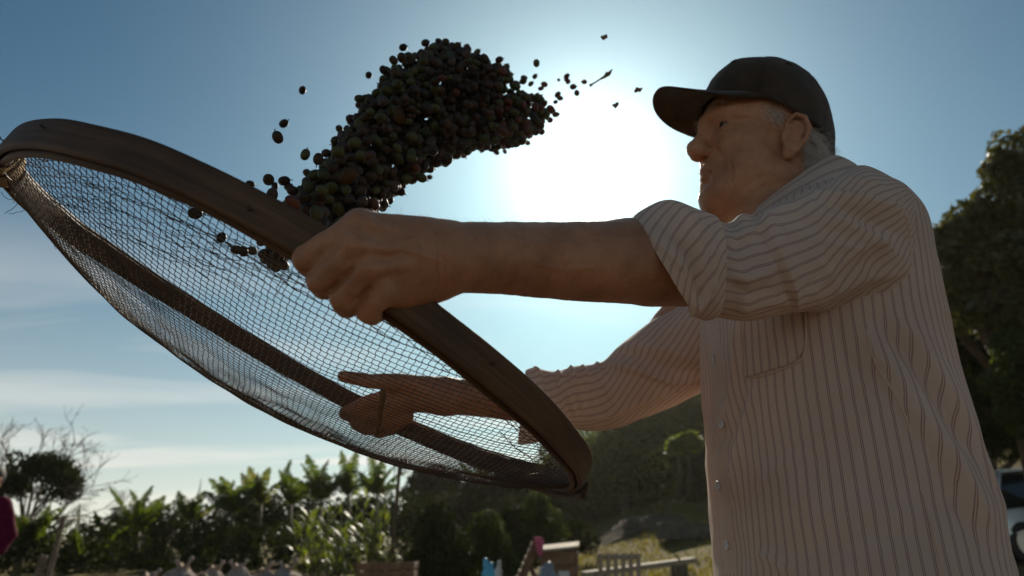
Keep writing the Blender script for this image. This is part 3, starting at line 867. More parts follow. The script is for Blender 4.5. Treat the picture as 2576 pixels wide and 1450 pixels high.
TF = [([(2170, 800), (2190, 900), (2240, 990), (2275, 1040), (2300, 1120), (2320, 1230), (2360, 1380), (2375, 1450)], 7, 5, .0035),
      ([(2150, 830), (2230, 930), (2330, 1080), (2430, 1230), (2500, 1370)], 18, 40, .0120),
      ([(2200, 800), (2290, 900), (2390, 1050), (2470, 1180)], 20, 16, -.0080),
      ([(2290, 800), (2340, 920), (2420, 1060), (2500, 1230), (2545, 1380)], 14, 34, .0090),
      ([(1850, 800), (1845, 900), (1840, 980), (1815, 1060), (1790, 1150)], 10, 16, .0060),
      ([(1905, 960), (1870, 1050), (1850, 1150), (1835, 1260)], 8, 16, .0050), ([(1880, 980), (1850, 1060), (1835, 1120)], 8, 8, -.0040),
      ([(1840, 1100), (1815, 1180), (1812, 1260)], 6, 10, .0045), ([(1790, 830), (1785, 950), (1790, 1060)], 8, 8, -.0030),
      ([(1960, 1120), (2060, 1080), (2160, 1050), (2260, 990)], 10, 14, .0022), ([(1900, 1230), (2000, 1150), (2120, 1090)], 8, 12, .0018),
      ([(2000, 1010), (2120, 985), (2240, 960)], 8, 10, .0016), ([(1900, 1390), (1950, 1410), (1990, 1450)], 12, 14, .0035),
      ([(2080, 1300), (2200, 1280), (2320, 1300)], 16, 16, .0020), ([(2100, 1400), (2200, 1340), (2330, 1350)], 14, 14, -.0020),
      ([(2330, 1060), (2390, 1150), (2440, 1290), (2470, 1450)], 10, 16, .0040), ([(2380, 1230), (2440, 1330), (2480, 1450)], 12, 12, -.0040),
      ([(2240, 790), (2300, 850), (2330, 960)], 10, 10, .0040), ([(2100, 800), (2120, 880), (2180, 960)], 14, 10, -.0030)]
trunk, Vt, Ft = cloth('shirt', V.reshape(-1, 3), nu, nv, stripe.ravel(), TF, .0024, .055, 0, man, seed=23)
tb = BVHTree.FromPolygons([tuple(p) for p in Vt], [tuple(int(x) for x in q) for q in Ft])
sb = BVHTree.FromPolygons([tuple(p) for p in Vs], [tuple(int(x) for x in q) for q in Fs])
def hit(tree, u, v):
    o_ = Vector(CAM); dr = Vector(P(u, v, 1.0) - CAM).normalized()
    loc, no, i, dist = tree.ray_cast(o_, dr)
    if loc is None: return None, None
    no = np.array(no); 
    if no @ np.array(dr) > 0: no = -no
    return np.array(loc), no
def surf_strip(name, tree, line, w_px, lift, m, n=40, cross=5, closed=False, arr=None):
    """a narrow band of cloth lying on a surface along a line"""
    line = np.array(line, float); V = []; 
    t = np.linspace(0, len(line) - 1, n); C = crom(line, t); Tn = np.gradient(C, axis=0); Tn /= np.linalg.norm(Tn, axis=1)[:, None]
    for i in range(n):
        for j in range(cross):
            q = (j / (cross - 1) - .5) * 2
            p = C[i] + np.array([-Tn[i, 1], Tn[i, 0]]) * q * w_px / 2
            loc, no = hit(tree, *p)
            if loc is None: loc, no = V[-1][0], V[-1][1]
            V.append((loc, no, lift * (1 - abs(q) ** 4)))
    VV = np.array([a + n_ * l for a, n_, l in V])
    me = mesh_np(name, local(VV, MAN), grid_faces(n, cross), True, {'stripe': np.full(len(VV), .0)})
    return obj(name, me, m, man)
# pocket with a rounded lower corner
pk = []; nu2, nv2 = 34, 34
for i in range(nu2):
    a = i / (nu2 - 1)
    for j in range(nv2):
        c_ = j / (nv2 - 1)
        tu = np.array([1872, 790]) * (1 - c_) + np.array([2028, 780]) * c_
        bu = np.array([1869, 955]) * (1 - c_) + np.array([2030, 905]) * c_
        bot = bu + np.array([0, 0]) + np.array([-6, -26]) * max(0, (c_ - .72) / .28) ** 2 + np.array([4, -8]) * max(0, (.12 - c_) / .12) ** 2
        p = tu * (1 - a) + bot * a
        loc, no = hit(tb, *p); pk.append((loc, no, (2.1e-3 if 0 < i < nu2 - 1 and 0 < j < nv2 - 1 else 1.4e-3), p))
Vp = np.array([l + n_ * h_ for l, n_, h_, _ in pk])
stp = np.array([(tb.find_nearest(tuple(l))[2] or 0) for l, *_ in pk])
stripe_v = stripe.ravel()
def bary(l, k):
    q = Ft[k]; w_ = 1 / (np.linalg.norm(Vt[q] - l, axis=1) ** 2 + 1e-10); return float((stripe_v[q] * w_).sum() / w_.sum())
sp = np.array([bary(l, k) for (l, *_), k in zip(pk, stp)])
me = mesh_np('pocket', local(Vp, MAN), grid_faces(nu2, nv2), True, {'stripe': sp + .35})
o = obj('pocket', me, shirt_m, man); md = o.modifiers.new('t', 'SOLIDIFY'); md.thickness = .0010; md.offset = -1
seam_m = simple('seam_thread', (.60, .52, .48), (.70, .62, .58), 60, .9, .2, .4, 300)
surf_strip('pocket_hem', tb, [(1874, 800), (1872, 870), (1871, 940), (1878, 952), (1920, 946), (1980, 926), (2014, 908), (2026, 886), (2028, 840), (2027, 790)], 4.0, .0030, shirt_m, 90, 4)
surf_strip('side_seam', tb, [(2180, 830), (2205, 920), (2250, 990), (2278, 1050), (2300, 1130), (2318, 1220), (2350, 1340), (2372, 1440)], 7, .0012, shirt_m, 130, 5)
surf_strip('armhole_seam', sb, [(2262, 478), (2278, 545), (2291, 610), (2296, 680)], 5, .0012, shirt_m, 60, 5)
# front band with buttons
btn_m = simple('shirt_button', (.55, .52, .50), (.66, .63, .60), 40, .25, .6, .1)
surf_strip('button_band', tb, [(1792, 815), (1800, 900), (1808, 1000), (1812, 1070), (1818, 1180), (1826, 1280), (1832, 1380), (1838, 1445)], 30, .0022, shirt_m, 90, 7)
for (u, v) in ((1801, 905), (1819, 1067), (1812, 1222), (1835, 1373)):
    loc, no = hit(tb, u, v)
    if loc is None: continue
    a_ = np.cross(no, [0, 0, 1]); a_ /= np.linalg.norm(a_); b2 = np.cross(no, a_); R_ = np.stack([a_, b2, no], 1)
    A = Acc(); ph = np.arange(24) * 2 * np.pi / 24
    prof = [(.0001, .0011), (.0030, .0011), (.0038, .0019), (.0050, .0019), (.0056, .0012), (.0056, .0002), (.0001, .0)]
    VV = np.array([(r * np.cos(p), r * np.sin(p), h_) for r, h_ in prof for p in ph])
    me = mesh_np('button', VV @ R_.T, grid_faces(len(prof), 24, wrap_v=True), True)
    bo = obj('button', me, btn_m, man, loc + no * .0026 - MAN)
    A = Acc()
    for dx in (-.0011, .0011): A.tube([(dx, -.0013, .0012), (dx, 0, .0017), (dx, .0013, .0012)], .0003, 4)
    h_ = A.mesh('thread'); h_.transform(Matrix([list(r) for r in R_]).to_4x4())
    obj('thread', h_, seam_m, bo)
# collar: stand and folded leaf
def collar(name, rows, m, stripe_dir, thick=.0014):
    nu, nv = 24, 120; R = crom(rows, np.linspace(0, len(rows) - 1, nu)); V = []; sv = []
    for i in range(nu):
        cx, cy, z, a, b_, tilt = R[i]
        for j in range(nv):
            q = math.radians(-38 + 256 * j / (nv - 1)) + 0     # open at the front (-x)
            ang = math.radians(180 + 22) + math.radians(316) * j / (nv - 1)
            X = math.cos(ang); Y = math.sin(ang)
            V.append((cx + a * X, cy + b_ * Y, z + tilt * X)); sv.append(stripe_dir[0] * i / nu * .04 + stripe_dir[1] * ang * .07)
    return cloth(name, np.array(V), nu, nv, np.array(sv) / PER, (), .0010, .03, thick, man, seed=5)
collar('collar_stand', [(.432, .945, 1.385, .084, .086, .040), (.428, .945, 1.415, .079, .080, .048), (.424, .945, 1.444, .074, .075, .052)], shirt_m, (1, 0))
collar('collar_leaf', [(.424, .945, 1.445, .074, .075, .052), (.426, .945, 1.447, .079, .080, .052), (.430, .945, 1.438, .088, .091, .050), (.433, .945, 1.422, .098, .106, .046), (.436, .945, 1.408, .106, .120, .042)], shirt_m, (1, 0))

# trousers and shoes below the frame, so the figure stands on the ground
tr_m = simple('trouser_cloth', (.05, .045, .04), (.08, .07, .06), 20, .9, .2, .4, 80)
S2 = Sculpt(.006)
S2.ell((.43, .94, .90), (.125, .175, .12), None, .05)
for s in (-1, 1):
    S2.chain([(.43, .94 + s * .09, .84), (.40, .94 + s * .13, .46), (.45, .94 + s * .16, .09)], [.095, .068, .062], .04)
V2, T2, Q2 = S2.build()
V2 = V2 + vnormals(V2, Q2) * (vnoise(V2 / .06, 4) * .006)[:, None]
obj('trousers', mesh_np('trousers', local(V2, MAN), Q2), tr_m, man)
shoe_m = simple('shoe_leather', (.03, .02, .015), (.05, .035, .025), 20, .5, .4, .2)
for s in (-1, 1):
    S3 = Sculpt(.004); y = .94 + s * .16
    S3.ell((.40, y, .045), (.13, .048, .045), None, .02); S3.ell((.45, y, .07), (.07, .045, .06), None, .02); S3.ell((.40, y, -.03), (.3, .3, .03), None, .003, True)
    V2, T2, Q2 = S3.build(); obj('shoe', mesh_np('shoe', local(V2, MAN), Q2), shoe_m, man)
# ================================================================== THE SIEVE
K = .855                                   # measured ring, in metres
qf = [-0.28859, -0.07796, 0.98581, 0.43077, 0.83003, 0.35467, 0.42881, 0.03012, 0.01215, -0.00116, -0.00091, 0.0027, -0.00164, -0.00015, 0.00475, 0.0038, -0.00176]
def cw(p): p = np.asarray(p); return CAM + p[..., :1] * CR + p[..., 1:2] * CU + p[..., 2:3] * CF
def cdir(p): p = np.asarray(p); return p[0] * CR + p[1] * CU + p[2] * CF
_n = np.array(qf[3:6]); _n /= np.linalg.norm(_n)
_a = np.cross(_n, [.3, 1, .2]); _a /= np.linalg.norm(_a); _b = np.cross(_n, _a)
SC = cw(np.array(qf[:3]) * K); SN = cdir(_n); SA = cdir(_a); SB = cdir(_b); SR = qf[6] * K; SH = .0300
wq = qf[9:]
def ringpt(th, r_off=0.0, h_off=0.0):
    th = np.asarray(th, float)
    rm = 1 + wq[0] * np.cos(2 * th) + wq[1] * np.sin(2 * th) + wq[2] * np.cos(3 * th) + wq[3] * np.sin(3 * th)
    ow = (wq[4] * np.cos(2 * th) + wq[5] * np.sin(2 * th) + wq[6] * np.cos(3 * th) + wq[7] * np.sin(3 * th)) * K
    r = SR * rm + r_off
    return SC + (ow + h_off)[..., None] * SN + r[..., None] * (np.cos(th)[..., None] * SA + np.sin(th)[..., None] * SB)

sieve = empty('sieve', SC, 'large round wooden hoop sieve with brown netting, tilted in both hands of the man', 'sieve')
wood_m, b = mat('hoop_wood')
at = b.n('ShaderNodeAttribute', attribute_name='grain').outputs['Vector']
g1 = b.n('ShaderNodeTexNoise', {'Vector': b.n('ShaderNodeMapping', {'Vector': at, 'Scale': (6, 160, 160)}).outputs[0], 'Scale': 1.0, 'Detail': 6.0, 'Roughness': .65, 'Distortion': .4})
g2 = b.n('ShaderNodeTexNoise', {'Vector': b.n('ShaderNodeMapping', {'Vector': at, 'Scale': (9, 14, 14)}).outputs[0], 'Scale': 1.0, 'Detail': 4.0})
c = b.ramp(g1.outputs[0], [(.30, (.050, .026, .012)), (.5, (.095, .050, .022)), (.72, (.15, .082, .040))])
c = b.mix(b.m('MULTIPLY', b.m('SUBTRACT', g2.outputs[0], .48, clamp=True), 3.0, clamp=True), c, (.035, .021, .014))
bp = b.n('ShaderNodeBump', {'Height': g1.outputs[0], 'Strength': .6, 'Distance': .0012})
out(b, b.n('ShaderNodeBsdfPrincipled', {'Base Color': c, 'Roughness': .62, 'Specular IOR Level': .35, 'Normal': bp.outputs[0]}).outputs[0])

def band(name, th0, th1, rin, rout, hlo, hhi, n=300, dro=0.0, dh=0.0, wob=0.0):
    th = np.linspace(th0, th1, n); f = np.linspace(0, 1, n)
    prof = []
    hm = (hlo + hhi) / 2; hh = (hhi - hlo) / 2; rm_ = (rin + rout) / 2; rr = (rout - rin) / 2
    for k in range(20):
        a = 2 * math.pi * k / 20
        cx_, sy = math.cos(a), math.sin(a)
        prof.append((rm_ + rr * math.copysign(abs(cx_) ** .35, cx_), hm + hh * math.copysign(abs(sy) ** .28, sy)))
    V = []; G = []
    for (r_o, h_o) in prof:
        wv = wob * np.sin(th * 5 + r_o * 50)
        V.append(ringpt(th, r_o + dro * f + .0, h_o + dh * f + wv)); G.append(np.stack([th * SR, np.full(n, r_o), np.full(n, h_o)], 1))
    V = np.stack(V, 1).reshape(-1, 3); G = np.stack(G, 1).reshape(-1, 3)
    m_ = len(prof)
    F = grid_faces(n, m_, wrap_v=True)
    c0 = len(V); V = np.concatenate([V, V[:m_].mean(0)[None], V[-m_:].mean(0)[None]]); G = np.concatenate([G, G[:1], G[-1:]])
    k = np.arange(m_); L = (n - 1) * m_
    T = np.concatenate([np.stack([np.full(m_, c0), (k + 1) % m_, k], 1), np.stack([np.full(m_, c0 + 1), L + k, L + (k + 1) % m_], 1)])
    N = V - V.mean(0)
    V = V + (vnoise(V / .05, 2) * .0012)[:, None] * SN + (vnoise(V / .07, 6) * .0009)[:, None] * (N / np.linalg.norm(N, axis=1)[:, None])
    me = mesh_np(name, local(V, SC), [F, T], True, {'grain': G}); bm_fix(me)
    return obj(name, me, wood_m, sieve)
TH_J = math.radians(128)                              # where the ends of the hoop overlap
band('outer_hoop', TH_J, TH_J + 2 * math.pi - .02, -.004, .003, -SH / 2, SH / 2)
band('inner_hoop', TH_J + 2.9, TH_J + 2.9 + 2 * math.pi - .03, -.0115, -.0052, -SH / 2 - .003, SH / 2 - .005)
band('hoop_end', math.radians(95), math.radians(142), .0042, .0085, -SH / 2 - .004, SH / 2 - .016, 90, .001, -.003, .0006)
# nails
nail_m = simple('nail_iron', (.05, .035, .03), (.10, .06, .045), 80, .6, .5, .3, metal=.7)
for k_, th_ in enumerate([.45, 1.2, 1.75, 2.3, 2.42, 3.3, 3.9, 4.5, 4.75, 5.3, 5.9]):
    p0 = ringpt(np.array(th_), .002, .004 * math.sin(k_ * 3.0)); q0 = ringpt(np.array(th_), .0062, .004 * math.sin(k_ * 3.0))
    V, F, T = tube([p0, q0 - (q0 - p0) * .2, q0, q0 + (q0 - p0) * .15], [.0006, .0006, .0018, .0016], 8)
    obj('nail', mesh_np('nail', local(V, SC), [F, T], True), nail_m, sieve)

# netting: knotted string grid sagging below the hoop
SAG = .082
def inplane(px, py):
    """unit in-plane vector whose picture at the centre points along px, py"""
    q0, _ = proj(SC); Ja = (proj(SC + SA * .01)[0] - q0); Jb = (proj(SC + SB * .01)[0] - q0)
    s_ = np.linalg.solve(np.array([Ja, Jb]).T, np.array([px, py], float)); v = s_[0] * SA + s_[1] * SB
    return v / np.linalg.norm(v)
E1 = inplane(-.04, 1.0)
E2 = np.cross(SN, E1)
a1, b1 = E1 @ SA, E1 @ SB; a2, b2 = E2 @ SA, E2 @ SB
SAGC = np.array([.02, .03])
def net_pt(x, y):
    """x, y: in-plane metres along E1, E2"""
    A = x * a1 + y * a2; B = x * b1 + y * b2
    r = np.sqrt(A * A + B * B); th = np.arctan2(B, A)
    rm = 1 + wq[0] * np.cos(2 * th) + wq[1] * np.sin(2 * th) + wq[2] * np.cos(3 * th) + wq[3] * np.sin(3 * th)
    ow = (wq[4] * np.cos(2 * th) + wq[5] * np.sin(2 * th) + wq[6] * np.cos(3 * th) + wq[7] * np.sin(3 * th)) * K
    Rr = SR * rm - .009; q = np.clip(r / Rr, 0, 1)
    sag = -SAG * (1 - q ** 2.3) - .004 - .010
    pts = SC + A[..., None] * SA + B[..., None] * SB + (sag + ow * q ** 2)[..., None] * SN
    nz = vnoise(np.stack([A, B, A * 0], -1).reshape(-1, 3) / .09, 4).reshape(A.shape) * .0028 * (1 - q ** 4) + vnoise(np.stack([A, B, A * 0], -1).reshape(-1, 3) / .03, 6).reshape(A.shape) * .0016 * (1 - q ** 4)
    return pts + nz[..., None] * SN, r - Rr
def warp(x, y):
    p = np.stack([x, y, x * 0], -1).reshape(-1, 3)
    wx = vnoise(p / .12, 11).reshape(x.shape) * .006 + vnoise(p / .028, 12).reshape(x.shape) * .0014
    wy = vnoise(p / .12, 13).reshape(x.shape) * .006 + vnoise(p / .028, 14).reshape(x.shape) * .0014
    return x + wx, y + wy
SP1, SP2 = .0064, .0060
net = Acc()
def thread(x, y, rad=.00040):
    x, y = warp(x, y)
    pts, outside = net_pt(x, y)
    ok = outside < 0
    if ok.sum() < 3: return
    i = np.nonzero(ok)[0]; i = np.arange(i[0], i[-1] + 1)
    pts = pts[i]
    V, F, T = tube(pts, rad, 3, False); net.add(V, F)
na = int(SR / SP1) + 1
t = np.arange(-SR, SR, SP2 / 2)
for k in range(-na, na + 1):
    x0 = k * SP1
    zig = ((np.round(t / (SP2 / 2)).astype(int) + k) % 2 - .5) * SP1 * .10
    r_r = .00040 if rnd.random() > .06 else .00055
    thread(np.full_like(t, x0) + zig, t, r_r)
t = np.arange(-SR, SR, SP1 / 2)
nb2 = int(SR / SP2) + 1
for k in range(-nb2, nb2 + 1):
    y0 = k * SP2
    zig = ((np.round(t / (SP1 / 2)).astype(int)) % 4 - 1.5) * SP2 * .07
    thread(t, np.full_like(t, y0) + zig)
# doubled, gathered strands next to the hoop and loose broken ends
for k in range(80):
    th0 = rnd.uniform(0, 6.283); q = rnd.uniform(.90, .985); L = rnd.uniform(.05, .22)
    if rnd.random() < .35: th0 = rnd.uniform(3.7, 4.7); q = rnd.uniform(.80, .97)
    tt = np.linspace(0, L, 16); th = th0 + tt / SR
    rr = SR * q + np.cumsum(np.array([rnd.uniform(-.0022, .0022) for _ in tt]))
    A = rr * np.cos(th); B = rr * np.sin(th)
    pts, o_ = net_pt(A * a1 + B * b1, A * a2 + B * b2)
    pts = pts[o_ < 0]
    if len(pts) > 4: V, F, T = tube(pts, .00042, 3, False); net.add(V, F)
for k in range(26):
    th0 = rnd.uniform(0, 6.283); p0, _ = net_pt(*[np.array(q_) for q_ in (SR * .93 * math.cos(th0), SR * .93 * math.sin(th0))])
    pts = [p0]; d_ = np.array([rnd.uniform(-1, 1), rnd.uniform(-1, 1), rnd.uniform(-1, .2)])
    for j in range(6): d_ = d_ + np.array([rnd.uniform(-.8, .8) for _ in range(3)]); pts.append(pts[-1] + d_ / np.linalg.norm(d_) * .004)
    V, F, T = tube(pts, .00035, 3, False); net.add(V, F)
string_m, b = mat('net_string')
tc = b.n('ShaderNodeTexCoord').outputs['Object']
n1 = b.n('ShaderNodeTexNoise', {'Vector': tc, 'Scale': 60.0})
c = b.ramp(n1.outputs[0], [(.3, (.040, .024, .014)), (.7, (.12, .080, .045))])
out(b, b.n('ShaderNodeBsdfPrincipled', {'Base Color': c, 'Roughness': .42, 'Specular IOR Level': .5}).outputs[0])
o = obj('netting', mesh_np('netting', local(np.concatenate(net.V), SC), np.concatenate(net.Q), True), string_m, sieve)
o['kind'] = 'stuff'
# bindings of pale cord where the net is lashed to the hoop at its far left
cord_m = simple('lashing_cord', (.30, .20, .11), (.46, .33, .19), 120, .8, .3, .4, 300)
for c_th, cnt in ((5.02, 15), (4.86, 11)):
    A = Acc()
    for j in range(cnt):
        th_ = c_th + (j - cnt / 2) * .0062
        pts = [ringpt(np.array(th_ + .002 * math.sin(q)), -.0085 + .0068 * math.cos(q), -.004 + .0185 * math.sin(q)) for q in np.linspace(0, 2 * math.pi, 14)]
        A.tube(pts, .0011, 5)
    m_ = A.mesh('lashing', True); m_.transform(Matrix.Translation([-float(x) for x in SC]))
    obj('lashing', m_, cord_m, sieve)
# a dry twig caught in the net
twig_m = simple('dry_twig', (.12, .07, .035), (.22, .14, .07), 60, .8, .3, .5, 200)
def on_net(u, v, lift=0.0):
    x = y = 0.0
    for _ in range(30):
        p, _o = net_pt(np.array(x), np.array(y)); q, _d = proj(p)
        J = np.array([(proj(net_pt(np.array(x + 1e-3), np.array(y))[0])[0] - q) / 1e-3, (proj(net_pt(np.array(x), np.array(y + 1e-3))[0])[0] - q) / 1e-3]).T
        s_ = np.linalg.solve(J, np.array([u, v]) - q); s_ = s_ * min(1, .05 / (np.linalg.norm(s_) + 1e-9)); x += s_[0]; y += s_[1]
    return net_pt(np.array(x), np.array(y))[0] + SN * lift
pts = [on_net(u, v, .002) for u, v in ((962, 984), (960, 1010), (955, 1040), (952, 1070), (949, 1086), (947, 1098))]
A = Acc(); A.tube(pts, [.0022, .0032, .0024, .0030, .0022, .0012], 7)
tag(obj('twig', A.mesh('twig', True), twig_m), 'dry brown twig lying upright in the netting in front of the far hand', 'twig')

# ================================================================== CHERRIES
def cherry_mesh(seed, col):
    r = np.random.default_rng(seed); nt2, np2 = 13, 16
    th_ = np.linspace(0, np.pi, nt2); ph = np.arange(np2) * 2 * np.pi / np2
    V = []
    el = r.uniform(1.12, 1.3); fl = r.uniform(.88, .98)
    for t in th_:
        for p in ph:
            x = math.cos(t) * el; rr = math.sin(t) ** .92
            rr *= 1 + .035 * math.cos(2 * p + 1)
            if x > .97 * el: x -= .10                    # navel disc
            V.append((x, rr * math.cos(p), rr * math.sin(p) * fl))
    V = np.array(V) * .00615
    V = V * (1 + vnoise(V / .005, seed)[:, None] * .035)
    F = grid_faces(nt2, np2, wrap_v=True)
    if seed % 4 == 1:
        Vt_, Ft_, Tt_ = tube([(.0072, 0, 0), (.0086, .0004, .0002), (.0102, .0014, .0003)], [.0009, .0006, .0007], 5)
        V2 = np.concatenate([V, Vt_]); me = mesh_np('cherry', V2, [np.concatenate([F, Ft_ + len(V)]), Tt_ + len(V)])
    else: me = mesh_np('cherry', V, F)
    me.materials.append(col)
    return me
def cherry_mat(name, c1, c2, rough=.58):
    m, b = mat(name)
    tc = b.n('ShaderNodeTexCoord').outputs['Object']; oi = b.n('ShaderNodeObjectInfo').outputs['Random']; gi = b.n('ShaderNodeNewGeometry').outputs['Random Per Island']
    n1 = b.n('ShaderNodeTexNoise', {'Vector': tc, 'Scale': 240.0, 'Detail': 4.0})
    f = b.m('ADD', b.m('MULTIPLY', n1.outputs[0], .5), b.m('MULTIPLY', b.m('FRACT', b.m('ADD', oi, gi)), .5))
    c = b.ramp(f, [(.2, c1), (.75, c2)])
    n2 = b.n('ShaderNodeTexNoise', {'Vector': tc, 'Scale': 700.0})
    bp = b.n('ShaderNodeBump', {'Height': n2.outputs[0], 'Strength': .3, 'Distance': .0006})
    out(b, b.n('ShaderNodeBsdfPrincipled', {'Base Color': c, 'Roughness': rough, 'Specular IOR Level': .28, 'Normal': bp.outputs[0]}).outputs[0])
    return m
CM = [cherry_mat('cherry_dark', (.018, .012, .008), (.052, .032, .019)), cherry_mat('cherry_green', (.028, .032, .010), (.070, .072, .024)),
      cherry_mat('cherry_red', (.050, .017, .011), (.105, .038, .022)), cherry_mat('cherry_plum', (.030, .021, .017), (.070, .050, .040))]
CN = ['blackish brown', 'dull green', 'brownish red', 'plum grey']
CMESH = [[cherry_mesh(4 * i + k + (1 if k == 0 else 0), CM[i]) for k in range(3)] for i in range(4)]
def rrot(r): return Matrix.Rotation(r.uniform(0, 6.28), 4, Vector(r.normal(size=3)).normalized())
# single cherries apart from the cloud: u, v, diameter in px, colour
def z4(x, y): return (603.7 + x * .4626, 67 + y * .4626)
singles = []
for (x, y, s_, c_, lb) in [
    (340, 347, 46, 0, 'round dark cherry alone in the sky, highest of the far left strays'),
    (238, 528, 50, 0, 'small dark oval cherry just above the largest lone oval cherry'),
    (205, 603, 66, 0, 'largest lone oval cherry in the blue sky, left of the cloud'),
    (355, 697, 58, 1, 'cherry with a bit of stem, leftmost beside the middle of the cloud'),
    (425, 720, 62, 0, None), (155, 833, 66, 0, 'big round cherry above the hoop, left in the cluster of five'), (240, 840, 60, 0, 'big round cherry above the hoop, top right of the cluster of five'),
    (265, 872, 50, 0, None), (190, 868, 42, 0, None), (175, 915, 72, 0, 'wide cherry half hidden by the hoop below the cluster of five'), (55, 857, 46, 0, 'cherry rising just behind the top edge of the hoop, farthest left'),
    (365, 797, 46, 0, None), (415, 797, 44, 1, None), (520, 622, 54, 0, None), (540, 557, 42, 0, None), (580, 557, 42, 0, None), (610, 500, 44, 0, None), (648, 392, 50, 1, 'green cherry with a stem stub on the left edge of the cloud'),
    (648, 425, 42, 0, None), (700, 265, 42, 0, 'lone round cherry between the cloud and the sky, upper left'), (780, 237, 46, 0, None), (778, 290, 48, 1, None), (835, 185, 50, 0, None), (880, 170, 56, 0, None), (912, 165, 52, 1, None),
    (887, 114, 44, 0, 'flat dark cherry standing alone over the pair on the upper left'), (843, 230, 50, 1, None), (1008, 90, 46, 0, 'dark oval cherry at the very top, left of the topmost pair'), (1080, 82, 42, 0, 'left cherry of the topmost pair'), (1118, 85, 46, 1, 'right greenish cherry of the topmost pair'),
    (1410, 182, 42, 0, 'lone dark cherry above the right slope of the cloud'), (1612, 200, 40, 1, 'bright green cherry flying highest on the right'), (1604, 272, 28, 1, 'small upright green cherry below the highest green one'), (1582, 312, 30, 1, None),
    (1545, 280, 36, 1, None), (1540, 298, 38, 1, None), (1655, 315, 34, 2, None), (1637, 337, 30, 2, None), (1733, 291, 20, 2, 'tiny red cherry alone, left of the small red cluster'), (1777, 270, 32, 2, 'topmost cherry of the small red cluster'), (1775, 288, 26, 2, None), (1784, 300, 30, 2, None),
    (1812, 328, 34, 2, 'reddish cherry right below the small red cluster'), (1832, 362, 36, 2, 'upright red cherry lowest on the far right'), (1872, 302, 28, 2, 'slim red cherry farthest right, nearest to the twig'), (1728, 371, 34, 2, None), (1740, 390, 32, 2, None), (1716, 411, 24, 2, None),
    (1690, 450, 44, 2, None), (1700, 462, 36, 2, None), (1718, 480, 36, 2, 'red cherry sticking out of the right tip of the cloud'), (1642, 575, 36, 2, 'red cherry hanging below the right tip of the cloud'), (1562, 632, 34, 2, None), (1395, 684, 32, 0, None), (1440, 680, 26, 2, None),
    (1030, 820, 34, 0, 'cherry with a hair of stem just below the underside of the cloud'), (990, 828, 38, 0, None), (770, 990, 36, 1, None), (320, 905, 44, 0, None), (350, 890, 46, 0, None), (300, 960, 40, 0, None), (255, 965, 46, 1, None), (470, 690, 52, 0, None), (440, 740, 40, 0, None)]:
    u, v = z4(x, y); singles.append((u, v, s_ * .4626, c_, lb))
for (u, v, s_, c_, lb) in [(491, 537, 32, 0, 'leftmost dark cherry seen through the netting'), (557, 598, 27, 0, 'single cherry behind the netting, right below the leftmost one'), (595, 629, 28, 0, None), (612, 633, 28, 0, None), (634, 631, 26, 1, None),
                           (622, 575, 28, 0, None), (583, 553, 24, 0, None), (664, 598, 32, 0, None), (657, 609, 26, 0, None), (668, 655, 26, 0, None), (690, 648, 30, 1, None), (700, 664, 30, 0, None), (705, 636, 34, 0, None),
                           (693, 622, 28, 0, None), (712, 655, 26, 0, None), (664, 640, 28, 0, None), (716, 668, 24, 0, None), (641, 583, 24, 0, None), (722, 642, 26, 0, None), (684, 666, 24, 0, None)]:
    singles.append((u, v, s_, c_, lb))
r_s = random.Random(31)
for k in range(26):
    singles.append((r_s.gauss(690, 20), r_s.gauss(636, 22), r_s.uniform(24, 34), r_s.choice((0, 0, 0, 1)), None))
cr = np.random.default_rng(3)
count_obj = 0
def cherry_obj(p, scale, ci, label, group):
    global count_obj
    o = bpy.data.objects.new('coffee_cherry', CMESH[ci][cr.integers(3)]); COL.objects.link(o)
    M_ = rrot(cr); o.matrix_world = Matrix.Translation([float(q) for q in p]) @ M_ @ Matrix.Scale(float(scale), 4)
    o['category'] = 'coffee cherry'; o['label'] = label; o['group'] = group; count_obj += 1
    return o
def stream_depth(u, v):
    s_ = ((u - 650) * .83 + (560 - v) * .56) / 740
    return .86 + .52 * min(max(s_, -.1), 1.15) ** 1.15 if s_ > 0 else .86
def zone(u, v):
    if v > 470: return 'just above the fist at the foot of the tossed cloud' if u < 860 else 'on the low right fringe of the tossed cloud'
    if u > 1285: return 'at the right tip of the tossed cloud, near the sun'
    if u > 1180: return 'on the upper right slope of the tossed cloud' if v < 270 else 'on the right underside of the tossed cloud'
    if v < 190: return 'on the crest of the tossed cloud'
    if u < 880: return 'on the lower left edge of the tossed cloud'
    if v < 290: return 'in the broad upper middle of the tossed cloud' if u > 1000 else 'on the upper left edge of the tossed cloud'
    return 'in the dense heart of the tossed cloud' if v < 380 else 'on the middle underside of the tossed cloud'
for (u, v, s_, c_, lb) in singles:
    under = v > 530 and u < 740
    true_d = 0.0140 * FPX / s_
    d = float(np.clip(true_d, .66, 1.55)) if not under else float(np.clip(true_d, .80, .90))
    p = P(u, v, d); sc = s_ * d / FPX / .0136
    if lb is None:
        grp = 'loose cherries seen through the netting' if under else 'loose cherries around the edge of the tossed cloud'
        lb = '%s coffee cherry %s' % (CN[c_], ('behind the netting, ' + ('right by the fist' if u > 690 else 'slightly left of the fist' if u > 640 else 'among the leftmost few')) if under else zone(u, v).replace('tossed cloud', 'cloud').replace('on the', 'flying loose by the').replace('in the', 'flying loose by the'))
    else: grp = 'loose cherries seen through the netting' if under else 'loose cherries around the edge of the tossed cloud'
    cherry_obj(p, sc, c_, lb, grp)
